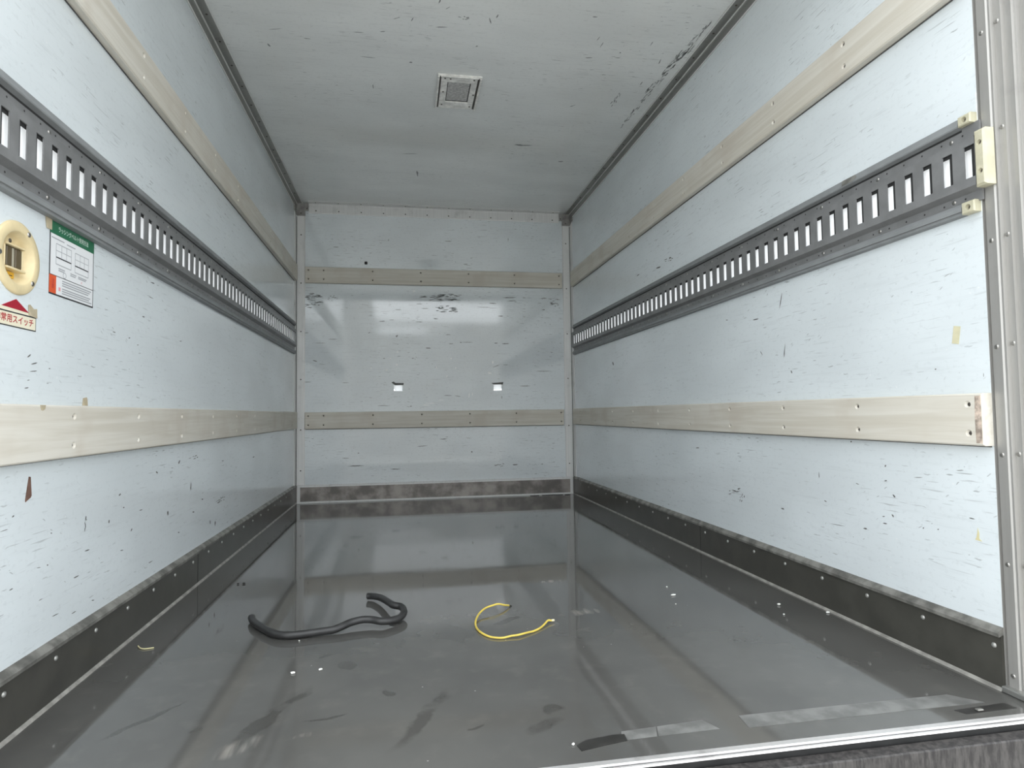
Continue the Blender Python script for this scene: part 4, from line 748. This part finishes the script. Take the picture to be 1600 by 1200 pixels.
# ------------------------------------------------------------------ slotted lashing rails
R0, R1 = -0.0075, 2.962
SZ0, SZ1, SWD = 0.986, 1.050, 0.0115
def lashing_rail(side, X, ax, label):
    root = tag(empty('lashing_rail', (X(0.0), 1.5, 0.918)), label, 'rail', 'slotted lashing rails on the side walls')
    P = lambda a, b, t: (X(a), t, b)
    bm = bmesh.new()
    # flanges and the two sides of the raised channel
    extrude(bm, [(0.0015, 1.098), (0.0055, 1.098), (0.0060, 1.071), (0.0190, 1.0655), (0.0190, 1.0630), (0.0170, 1.0630), (0.0170, 1.0640), (0.0040, 1.0690), (0.0015, 1.0690)], P, R0, R1)
    extrude(bm, [(0.0015, 0.940), (0.0055, 0.940), (0.0060, 0.9605), (0.0190, 0.9685), (0.0190, 0.9710), (0.0170, 0.9710), (0.0170, 0.9700), (0.0040, 0.9630), (0.0015, 0.9630)], P, R0, R1)
    # slotted face: bars of sheet metal between the slots
    cs = [0.0045 + 0.05 * k for k in range(60)]
    cs = [c for c in cs if c + SWD < R1 - 0.005]
    def slab(y0, y1, z0, z1):
        box(bm, min(X(0.0168), X(0.0192)), max(X(0.0168), X(0.0192)), y0, y1, z0, z1)
    slab(R0, R1, SZ1, 1.0655)
    slab(R0, R1, 0.9685, SZ0)
    edges = [R0] + [e for c in cs for e in (c - SWD, c + SWD)] + [R1]
    for i in range(0, len(edges), 2):
        if edges[i + 1] - edges[i] > 1e-4:
            slab(edges[i], edges[i + 1], SZ0, SZ1)
    obj('slotted_channel', bm, M_rail, root)
    bbox('backing_strip', M_white, root, min(X(0.0060), X(0.0066)), max(X(0.0060), X(0.0066)), R0 + 0.002, R1, 0.9705, 1.0635)
    # added dark strips in the slots stand for shade at near side and top
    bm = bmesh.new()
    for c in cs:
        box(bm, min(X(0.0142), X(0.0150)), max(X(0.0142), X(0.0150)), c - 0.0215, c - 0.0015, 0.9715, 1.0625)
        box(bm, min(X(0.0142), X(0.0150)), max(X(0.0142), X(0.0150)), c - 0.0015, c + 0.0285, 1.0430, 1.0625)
    tag(obj('slot_shade', bm, M_dark, root), kind='stuff')
    bm = bmesh.new()
    extrude(bm, [(0.0, 1.117), (0.0100, 1.1165), (0.0165, 1.100), (0.0155, 1.0975), (0.0062, 1.0935), (0.0, 1.0985)], P, 0.031 if side == 'right' else 0.03, R1)
    obj('upper_lip', bm, M_rail_lip, root)
    bbox('lip_gap', M_dark, root, min(X(0.0045), X(0.0063)), max(X(0.0045), X(0.0063)), 0.031, R1, 1.0895, 1.0938)
    bm = bmesh.new()
    extrude(bm, [(0.0, 0.9395), (0.0085, 0.9440), (0.0160, 0.9350), (0.0160, 0.9270), (0.0125, 0.9262), (0.0125, 0.9205), (0.0, 0.9190)], P, 0.031, R1)
    obj('lower_lip', bm, M_rail_lip, root)
    # cream end pieces
    bm = bmesh.new()
    holed_box(bm, -0.0315, -0.0080, 0.962, 1.072, 0.0225, [(-0.0205, 1.046, 0.0052, 0.0036, 0.006), (-0.0205, 0.990, 0.0052, 0.0036, 0.006)], onL if side == 'left' else onR, 0.004)
    obj('end_cap', bm, M_cream, root)
    for z in (1.046, 0.990):
        inst('small_screw', ME_SCREW_S, (X(0.0164), -0.0205, z), root, RX[ax])
    for z0, z1 in ((1.0975, 1.1175), (0.9195, 0.9430)):
        bm = bmesh.new()
        zc = (z0 + z1) / 2
        holed_box(bm, 0.0015, 0.0305, z0, z1, 0.0165, [(0.0160, zc, 0.0062, 0.0044, 0.007)], onL if side == 'left' else onR, 0.002)
        obj('lip_end_cap', bm, M_cream, root)
        inst('small_screw', ME_SCREW_S, (X(0.0095), 0.0160, zc), root, RX[ax])
    for k in range(15):
        y = 0.056 + 0.2025 * k
        for z in (1.0785, 0.9535):
            inst('screw', ME_SCREW, (X(0.0058), y, z), root, RX[ax])
    bm = bmesh.new()
    for k in range(58):
        for z in (1.0810, 0.9520):
            y = 0.0295 + 0.05 * k
            c = bm.verts.new((X(0.0061), y, z))
            rg = [bm.verts.new((X(0.0061), y + 0.0022 * math.cos(q * math.pi / 3), z + 0.0022 * math.sin(q * math.pi / 3))) for q in range(6)]
            for q in range(6): bm.faces.new((c, rg[q], rg[(q + 1) % 6]))
    tag(obj('pin_holes', bm, M_dark, root), kind='stuff')
    return root
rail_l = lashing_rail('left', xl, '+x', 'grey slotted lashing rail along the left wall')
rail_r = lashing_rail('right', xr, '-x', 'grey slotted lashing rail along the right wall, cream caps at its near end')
bm = bmesh.new()
pts = [(0.372, 1.1165), (0.325, 1.1160), (0.318, 1.108), (0.325, 1.101), (0.368, 1.1012)]
poly_plate(bm, pts, lambda u, v, w: (W - (0.0100 + (1.1165 - v) / 0.0165 * 0.0065) - 0.0004 - w, u, v), 0.0005)
obj('sticker', bm, M_ledge, rail_r)

# ------------------------------------------------------------------ ceiling vent
vc = tag(empty('ceiling_vent', (0.8915, 1.522, H)), 'square metal ceiling vent with a grey filter panel', 'vent')
VX0, VX1, VY0, VY1 = 0.803, 0.980, 1.389, 1.656
cz = lambda u, v, w: (u, v, H - w)
def vbar(name, x0, x1, y0, y1, w0, w1, mat=M_ventframe, bev=0.0015):
    return bbox(name, mat, vc, x0, x1, y0, y1, H - w1, H - w0, bev)
vbar('frame_bar', VX0, VX1, VY0, VY0 + 0.052, 0.0, 0.006)
vbar('frame_bar', VX0, VX1, VY1 - 0.056, VY1, 0.0, 0.006)
vbar('frame_bar', VX0, VX0 + 0.042, VY0 + 0.052, VY1 - 0.056, 0.0, 0.006)
vbar('frame_bar', VX1 - 0.040, VX1, VY0 + 0.052, VY1 - 0.056, 0.0, 0.006)
for x0, x1 in ((VX0 + 0.001, VX0 + 0.008), (VX1 - 0.008, VX1 - 0.001)):
    vbar('side_lip', x0, x1, VY0 + 0.004, VY1 - 0.004, 0.006, 0.013)
vbar('side_lip', VX0 + 0.012, VX1 - 0.012, VY0 + 0.002, VY0 + 0.008, 0.006, 0.011)
for x0, x1 in ((VX0 + 0.008, VX0 + 0.015), (VX1 - 0.016, VX1 - 0.008)):
    vbar('side_groove', x0, x1, VY0 + 0.010, VY1 - 0.006, 0.0055, 0.0064, M_screw_dark, 0)
vbar('side_groove', VX0 + 0.018, VX1 - 0.018, VY0 + 0.008, VY0 + 0.016, 0.0055, 0.0064, M_screw_dark, 0)
vbar('dark_recess', VX0 + 0.040, VX1 - 0.038, VY0 + 0.050, VY1 - 0.054, 0.0, 0.0012, M_dark, 0)
vbar('filter_panel', VX0 + 0.045, VX1 - 0.044, VY0 + 0.056, VY1 - 0.066, 0.0012, 0.0035, M_vent, 0)
for x, y in ((VX0 + 0.030, VY0 + 0.024), (VX1 - 0.030, VY0 + 0.024), (VX0 + 0.052, VY0 + 0.026), (VX0 + 0.028, VY0 + 0.13), (VX1 - 0.022, VY0 + 0.14), (VX0 + 0.028, VY1 - 0.030), (VX1 - 0.028, VY1 - 0.026)):
    inst('small_screw', ME_SCREW_S, (x, y, H - 0.006), vc, RX['-z'])

# ------------------------------------------------------------------ round emergency switch
sw = tag(empty('emergency_switch', (0.0, SWY, SWZ)), 'round cream plastic switch plate with recessed dish on the left wall', 'switch')
bm = bmesh.new()
prof = [(0.0645, 0.0003), (0.0640, 0.0030), (0.0615, 0.0048), (0.0480, 0.0052), (0.0455, 0.0040), (0.0400, -0.0080), (0.0370, -0.0130), (0.0, -0.0135)]
N = 40
rings = []
for r, w in prof[:-1]:
    rings.append([bm.verts.new((w, SWY + r * math.cos(2 * math.pi * k / N), SWZ + r * math.sin(2 * math.pi * k / N))) for k in range(N)])
for A, B in zip(rings, rings[1:]):
    for k in range(N):
        bm.faces.new((A[k], A[(k + 1) % N], B[(k + 1) % N], B[k]))
bm.faces.new(rings[-1])
obj('dish_plate', bm, M_cream_y, sw, smooth=False)
for f in sw.children[0].data.polygons: f.use_smooth = len(f.vertices) == 4
def swbox(name, mat, y0, y1, z0, z1, w0, w1, bev=0.0008):
    return bbox(name, mat, sw, w0, w1, SWY + y0, SWY + y1, SWZ + z0, SWZ + z1, bev)
swbox('switch_bezel', M_cream_y, -0.028, 0.026, -0.0225, -0.0185, -0.0134, 0.0015)
swbox('switch_bezel', M_cream_y, -0.028, 0.026, 0.0185, 0.0220, -0.0134, 0.0005)
swbox('switch_bezel', M_cream_y, 0.0225, 0.0260, -0.0185, 0.0185, -0.0134, -0.0030)
swbox('switch_bezel', M_cream_y, -0.0280, -0.0245, -0.0185, 0.0185, -0.0134, -0.0030)
swbox('switch_window', M_brownwin, -0.0245, 0.0225, -0.0185, 0.0185, -0.0134, -0.0060, 0)
swbox('rocker', M_switchgrey, -0.005, 0.002, -0.017, 0.017, -0.0060, -0.0040)
swbox('rocker', M_brownwin, -0.0215, -0.0065, -0.0165, 0.0165, -0.0060, -0.0030)
swbox('rocker', M_brownwin, 0.0035, 0.0205, -0.0165, 0.0165, -0.0060, -0.0030)
swbox('amber_label', M_amber, -0.026, 0.012, -0.0345, -0.0240, -0.0134, -0.0100, 0)
swbox('print_line', M_ink, -0.022, -0.006, -0.0312, -0.0296, -0.0100, -0.0098, 0)
swbox('print_line', M_ink, -0.001, 0.007, -0.0312, -0.0296, -0.0100, -0.0098, 0)
swbox('print_line', M_ink, -0.016, -0.006, 0.0250, 0.0266, -0.0135, -0.0130, 0)
swbox('print_line', M_ink, -0.002, 0.009, 0.0235, 0.0252, -0.0135, -0.0130, 0)
for a in (62, 182, 317):
    r = 0.0545
    inst('screw', ME_SCREW, (0.0050, SWY + r * math.cos(math.radians(a)), SWZ + r * math.sin(math.radians(a))), sw, RX['+x'])
inst('small_screw', ME_SCREW_S, (-0.0132, SWY + 0.004, SWZ + 0.0315), sw, RX['+x'])

# ------------------------------------------------------------------ stickers on the left wall
DG = None
def text_mesh(name, body, size, y, z, lift, mat, parent, align='LEFT', sx=1.0, bold=0.0, rot=0.0):
    cu = bpy.data.curves.new(name, 'FONT')
    cu.body = body
    cu.size = size
    cu.align_x = align
    cu.align_y = 'CENTER'
    cu.offset = bold
    cu.resolution_u = 3
    o = bpy.data.objects.new(name + '_tmp', cu)
    COL.objects.link(o)
    dg = bpy.context.evaluated_depsgraph_get()
    me = bpy.data.meshes.new_from_object(o.evaluated_get(dg))
    bpy.data.objects.remove(o)
    bpy.data.curves.remove(cu)
    me.transform(Matrix(((0, 0, 1, 0), (1, 0, 0, 0), (0, 1, 0, 0), (0, 0, 0, 1))) @ Matrix.Rotation(rot, 4, 'Z') @ Matrix.Diagonal((sx, 1, 1, 1)))
    me.name = name
    me.materials.clear(); me.materials.append(mat)
    return link(bpy.data.objects.new(name, me), (lift, y, z), parent)

def flat(name, mat, parent, y0, y1, z0, z1, w0, w1):
    return bbox(name, mat, parent, w0, w1, y0, y1, z0, z1)

# instruction sheet
sg = tag(empty('instruction_sign', (0.0, 0.364, 0.776)), 'white instruction sticker with green heading and orange caution box on the left wall', 'sign')
Y0, Y1, Z0, Z1 = 0.279, 0.450, 0.776, 0.9185
flat('border', M_ink, sg, Y0, Y1, Z0, Z1, 0.0002, 0.0006)
flat('sheet', M_paper, sg, Y0 + 0.003, Y1 - 0.003, Z0 + 0.003, Z1, 0.0006, 0.0008)
flat('heading_band', M_green, sg, Y0, Y1, 0.894, Z1, 0.0008, 0.0010)
text_mesh('heading_text', 'ラッシングベルト使用方法', 0.0120, 0.3655, 0.9065, 0.00115, M_whiteink, sg, 'CENTER', 0.82)
flat('orange_box', M_orange, sg, Y0, Y0 + 0.024, Z0 + 0.003, 0.8135, 0.0008, 0.0010)
flat('rule_line', M_ink, sg, Y0, Y1, 0.8135, 0.8148, 0.0008, 0.0010)
text_mesh('caution_text', '注\n意', 0.0100, Y0 + 0.0125, 0.797, 0.00115, M_red, sg, 'CENTER')
for (a, b, z_top) in ((0.301, 0.357, 0.8775), (0.372, 0.427, 0.8765)):    # the two little drawings
    h_ = 0.040
    for y in (a, b, a + (b - a) * 0.36, a + (b - a) * 0.68):
        full = y in (a, b)
        flat('drawing_line', M_greyink, sg, y - 0.0005, y + 0.0005, z_top - (h_ if full else h_ * 0.62), z_top, 0.0008, 0.0010)
    for f, wd_, ink in ((0.0, 0.0006, M_greyink), (0.33, 0.0005, M_greyink), (0.66, 0.0011, M_ink), (1.0, 0.0007, M_greyink)):
        flat('drawing_line', ink, sg, a, b, z_top - h_ * f - wd_, z_top - h_ * f + wd_, 0.0010, 0.0012)
for y0, y1, z in ((0.311, 0.334, 0.8305), (0.311, 0.331, 0.8268), (0.355, 0.378, 0.8300), (0.355, 0.375, 0.8263), (0.386, 0.420, 0.8300), (0.386, 0.416, 0.8268), (0.285, 0.330, 0.8865), (0.340, 0.372, 0.8850)):
    flat('caption_line', M_greyink, sg, y0, y1, z - 0.0011, z + 0.0011, 0.0008, 0.0010)
text_mesh('circle_mark', '○', 0.016, 0.333, 0.8200, 0.0011, M_greyink, sg, 'CENTER')
text_mesh('cross_mark', '×', 0.012, 0.399, 0.8195, 0.0011, M_pinkink, sg, 'CENTER')
for z, y1 in ((0.8085, 0.440), (0.8040, 0.434), (0.7995, 0.428), (0.7930, 0.437), (0.7885, 0.432), (0.7840, 0.442)):
    flat('print_line', M_greyink, sg, 0.325, y1, z - 0.0012, z + 0.0012, 0.0008, 0.0010)
flat('print_mark', M_pinkink, sg, 0.312, 0.319, 0.787, 0.794, 0.0008, 0.0010)

# arrow sticker under the switch
ar = tag(empty('switch_sticker', (0.0, SWY, 0.696)), 'cream sticker with red arrow and red Japanese lettering under the round switch', 'sign')
A0, A1 = 0.117, 0.2395
flat('sheet', M_paper_cream, ar, A0, A1, 0.6965, 0.7290, 0.0002, 0.0006)
flat('rule_line', M_ink, ar, A0, A1, 0.7205, 0.7228, 0.0006, 0.0008)
flat('rule_line', M_ink, ar, A0, A1, 0.6965, 0.6985, 0.0006, 0.0008)
flat('rule_line', M_ink, ar, A1 - 0.0012, A1, 0.6965, 0.7228, 0.0006, 0.0008)
obj('arrow', poly_plate(bmesh.new(), [(0.1385, 0.7290), (0.2175, 0.7275), (SWY + 0.001, 0.7460)], lambda u, v, w: (0.0003 + w, u, v), 0.0006), M_red, ar)
text_mesh('lettering', '非常用スイッチ', 0.0150, (A0 + A1) / 2 - 0.001, 0.7095, 0.0008, M_redtext, ar, 'CENTER', 1.05, 0.0003)

# ------------------------------------------------------------------ scraps of tape and torn paint
def scrap(name, label, cat, mat, pts, fn, lift, th=0.0004, group=None):
    bm = poly_plate(bmesh.new(), pts, lambda u, v, w: fn(u, v, lift + w), th)
    return tag(obj(name, bm, mat, None), label, cat, group)
scrap('tape_scrap', 'brown masking tape scrap at the top corner of the instruction sticker', 'tape', M_tape, [(0.261, 0.9205), (0.284, 0.9210), (0.284, 0.899), (0.2665, 0.898), (0.264, 0.907)], onL, 0.0011)
scrap('tape_scrap', 'crumpled brown tape scrap on the corner of the arrow sticker', 'tape', M_tape, [(0.214, 0.742), (0.220, 0.7435), (0.231, 0.737), (0.241, 0.739), (0.2425, 0.7215), (0.216, 0.7235)], onL, 0.0010)
scrap('tape_scrap', 'small brown tape scrap over the edge of the left lower batten', 'tape', M_tape, [(0.219, 0.5625), (0.237, 0.5625), (0.2345, 0.5550), (0.228, 0.5525), (0.222, 0.5535)], onL, 0.0212)
scrap('tape_scrap', 'tan tape scrap on the left wall just above the lower batten', 'tape', M_tape, [(0.415, 0.580), (0.431, 0.5825), (0.434, 0.578), (0.436, 0.5645), (0.413, 0.5645)], onL, 0.0004)
scrap('tape_scrap', 'pale yellow tape scrap on the right wall near the door frame', 'tape', M_tape_pale, [(0.076, 0.7035), (0.060, 0.7005), (0.066, 0.665), (0.082, 0.668)], onR, 0.0004)
scrap('paint_tear', 'tall brown wedge-shaped tear in the left wall below the batten', 'tear', M_brown, [(0.2285, 0.4345), (0.2345, 0.4335), (0.2385, 0.4000), (0.2360, 0.3965), (0.2200, 0.3900), (0.2190, 0.3935)], onL, 0.0003)
scrap('dry_leaf_scrap', 'thin curved dry scrap stuck to the right wall near the floor', 'scrap', M_straw, [(0.0430, 0.298), (0.0405, 0.287), (0.0410, 0.277), (0.0345, 0.2725), (0.0500, 0.2735), (0.0465, 0.279), (0.0445, 0.288)], onR, 0.0004)
for pts_d, pts_w, lab in (
    ([(0.586, 0.745), (0.600, 0.751), (0.612, 0.742), (0.664, 0.741), (0.662, 0.728), (0.610, 0.727), (0.598, 0.735)],
     [(0.598, 0.728), (0.658, 0.729), (0.654, 0.692), (0.662, 0.688), (0.600, 0.687), (0.606, 0.695)], 'torn white patch in the back wall above the lower batten, the left one'),
    ([(1.228, 0.738), (1.310, 0.744), (1.306, 0.728), (1.288, 0.729), (1.246, 0.729)],
     [(1.238, 0.731), (1.304, 0.730), (1.296, 0.700), (1.284, 0.696), (1.240, 0.694), (1.246, 0.708)], 'torn white patch in the back wall above the lower batten, the right one')):
    cx = sum(q[0] for q in pts_w) / len(pts_w)
    r_ = tag(empty('torn_patch', (cx, L, 0.687)), lab, 'patch', 'torn patches in the back wall')
    obj('dark_tear', poly_plate(bmesh.new(), pts_d, lambda u, v, w: onB(u, v, 0.0004 + w), 0.0004), M_chip, r_)
    # white skin showing through the tear
    bm = bmesh.new()
    poly_plate(bm, pts_w, lambda u, v, w: onB(u, v, 0.0004 + w), 0.0003)
    obj('white_skin', bm, M_white, r_)
bm = box(bmesh.new(), 0.421, 0.439, L - 0.008, L - 0.0001, 1.501, 1.520, 0.003)
tag(obj('wall_plug', bm, M_dark, None), 'small black square plug on the back wall above the upper batten', 'plug')

# ------------------------------------------------------------------ things on the floor
HOSE = [(0.2675, 0.7286, 0.0115), (0.2818, 0.6894, 0.0115), (0.309, 0.6448, 0.0115), (0.3384, 0.6046, 0.0105), (0.3637, 0.5809, 0.01), (0.391, 0.5727, 0.0095), (0.4266, 0.5768, 0.0095), (0.4625, 0.5836, 0.01), (0.4885, 0.5872, 0.011), (0.5088, 0.5985, 0.014), (0.5291, 0.6146, 0.017), (0.5559, 0.6243, 0.019), (0.581, 0.6221, 0.018), (0.6065, 0.6097, 0.016), (0.6313, 0.6194, 0.014), (0.6509, 0.6375, 0.014), (0.6609, 0.6689, 0.018), (0.6535, 0.7011, 0.022), (0.6326, 0.714, 0.024), (0.6201, 0.7424, 0.024), (0.5966, 0.8114, 0.018), (0.5729, 0.8512, 0.013), (0.5566, 0.8602, 0.0115)]
path = smooth_path(HOSE, 6)
bm = bmesh.new()
tube(bm, path, 0.0092, 12)
tag(obj('rubber_hose', bm, M_rubber, None, smooth=True), 'short length of black rubber hose lying in a loose curve on the floor', 'hose')
for o_ in (bpy.data.objects['rubber_hose'],):
    d0 = Vector(path[0]); d1 = (Vector(path[0]) - Vector(path[2])).normalized()
    bm = bmesh.new()
    tube(bm, [d0 - d1 * 0.004, d0 + d1 * 0.0006], 0.0060, 10)
    obj('hose_bore', bm, M_dark, o_)
WIRE = [(0.9482, 0.7091, 0.004), (0.9322, 0.6969, 0.01), (0.9155, 0.6921, 0.015), (0.8978, 0.6795, 0.016), (0.8764, 0.6664, 0.014), (0.8576, 0.6401, 0.01), (0.8453, 0.608, 0.006), (0.8394, 0.5733, 0.003), (0.8414, 0.5351, 0.003), (0.8501, 0.5048, 0.003), (0.8629, 0.4821, 0.003), (0.8787, 0.4713, 0.003), (0.8938, 0.4681, 0.003), (0.9138, 0.4732, 0.004), (0.9315, 0.474, 0.005), (0.9552, 0.4871, 0.004), (0.9755, 0.4986, 0.003), (0.9937, 0.5157, 0.003), (1.0087, 0.5335, 0.005), (1.023, 0.5549, 0.007), (1.0309, 0.5564, 0.006), (1.0401, 0.5592, 0.005)]
path = smooth_path(WIRE, 5)
bm = bmesh.new()
tube(bm, path, 0.0026, 8)
wi = tag(obj('yellow_wire', bm, M_yellow, None, smooth=True), 'short curved piece of yellow wire lying on the floor', 'wire')
bm = bmesh.new()
tube(bm, path[-5:], 0.0030, 8)
obj('stripped_end', bm, M_copper, wi, smooth=True)
e0 = Vector(path[0]); ed = (Vector(path[0]) - Vector(path[3])).normalized()
bm = bmesh.new()
tube(bm, [e0, e0 + ed * 0.010 + Vector((0, 0, -0.0005))], 0.0022, 8)
obj('dark_end', bm, M_rubber, wi)

rc = random.Random(3)
def crumb(label, x, y, sx, sy, sz, mat=M_crumb, name='crumb', group='white crumbs on the floor'):
    bm = bmesh.new()
    bmesh.ops.create_icosphere(bm, subdivisions=1, radius=1.0)
    for v in bm.verts:
        k = rc.uniform(0.75, 1.15)
        v.co = Vector((x + v.co.x * sx * k, y + v.co.y * sy * k, sz + v.co.z * sz * k))
    zmin = min(v.co.z for v in bm.verts)
    for v in bm.verts: v.co.z -= zmin - 0.0001
    return tag(obj(name, bm, mat, None), label, 'crumb', group)
crumb('largest white crumb, in the right half of the floor', 1.433, 0.712, 0.0085, 0.004, 0.0028)
crumb('tiny white crumb just behind the largest crumb', 1.450, 0.795, 0.003, 0.003, 0.002)
crumb('tiny white crumb just in front of the largest crumb', 1.405, 0.632, 0.002, 0.002, 0.0015)
crumb('white crumb close to the right kick plate, nearer the door', 1.675, 0.564, 0.006, 0.005, 0.003)
crumb('white crumb against the bead of the right kick plate', 1.7600, 0.477, 0.005, 0.004, 0.0025)
crumb('small grey-white crumb in front of the one near the right kick plate', 1.640, 0.488, 0.003, 0.003, 0.002)
crumb('white crumb below the black hose, on the dark smear', 0.432, 0.362, 0.006, 0.004, 0.002)
crumb('white crumb below the black hose, right of the smear', 0.487, 0.368, 0.006, 0.004, 0.002)
crumb('tiny white crumb touching the front of the black hose', 0.4150, 0.553, 0.002, 0.002, 0.0015)
crumb('tiny pale crumb beside the tape at the sill', 0.93, -0.025, 0.003, 0.003, 0.002)
for lab, x, r in (('smaller of the two black pellets by the left kick plate', 0.136, 0.0045), ('larger of the two black pellets by the left kick plate', 0.154, 0.006)):
    crumb(lab, x, 1.126, r, r, 0.0025, M_dark, 'pellet', 'black pellets on the floor')
bm = bmesh.new()
tube(bm, smooth_path([(0.046, 0.594, 0.0030), (0.056, 0.580, 0.0022), (0.068, 0.574, 0.0018), (0.086, 0.578, 0.0016)], 4), 0.0014, 6)
tw = tag(obj('straw', bm, M_straw, None), 'short pale bent straw on the floor beside the left kick plate', 'straw')
# strips of tape left along the door line
def strip(label, mat, pts, th=0.0005, name='tape_strip', group='tape strips along the door sill'):
    return scrap(name, label, 'tape', mat, pts, onF, 0.0001, th, group)
strip('long grey tape strip on the floor along the sill at the right', M_duct, [(1.24, 0.012), (1.66, 0.010), (1.70, -0.030), (1.235, -0.030)])
strip('grey tape strip on the floor along the sill, left of the rounded gap', M_duct, [(1.085, 0.004), (1.170, 0.010), (1.185, -0.024), (1.075, -0.026)])
strip('faint grey tape strip on the floor ending at the black residue', M_duct, [(1.020, 0.000), (1.083, 0.004), (1.073, -0.026), (1.010, -0.028)])
strip('black ragged tape residue on the floor near the sill centre', M_ductdark, [(0.935, -0.028), (0.955, -0.015), (1.005, -0.008), (1.022, -0.010), (1.020, -0.030), (0.985, -0.036), (0.938, -0.046)], 0.0009)
strip('thin dark residue line at the sill beside the frame', M_ductdark, [(1.62, -0.046), (1.73, -0.040), (1.735, -0.060), (1.63, -0.062)], 0.0009)
bm = bmesh.new()
box(bm, 1.655, 1.668, -0.060, -0.052, 0.0012, 0.0045, 0.0015)
tag(obj('pebble', bm, M_ledge, None), 'small grey chip lying on the dark residue by the sill', 'chip')
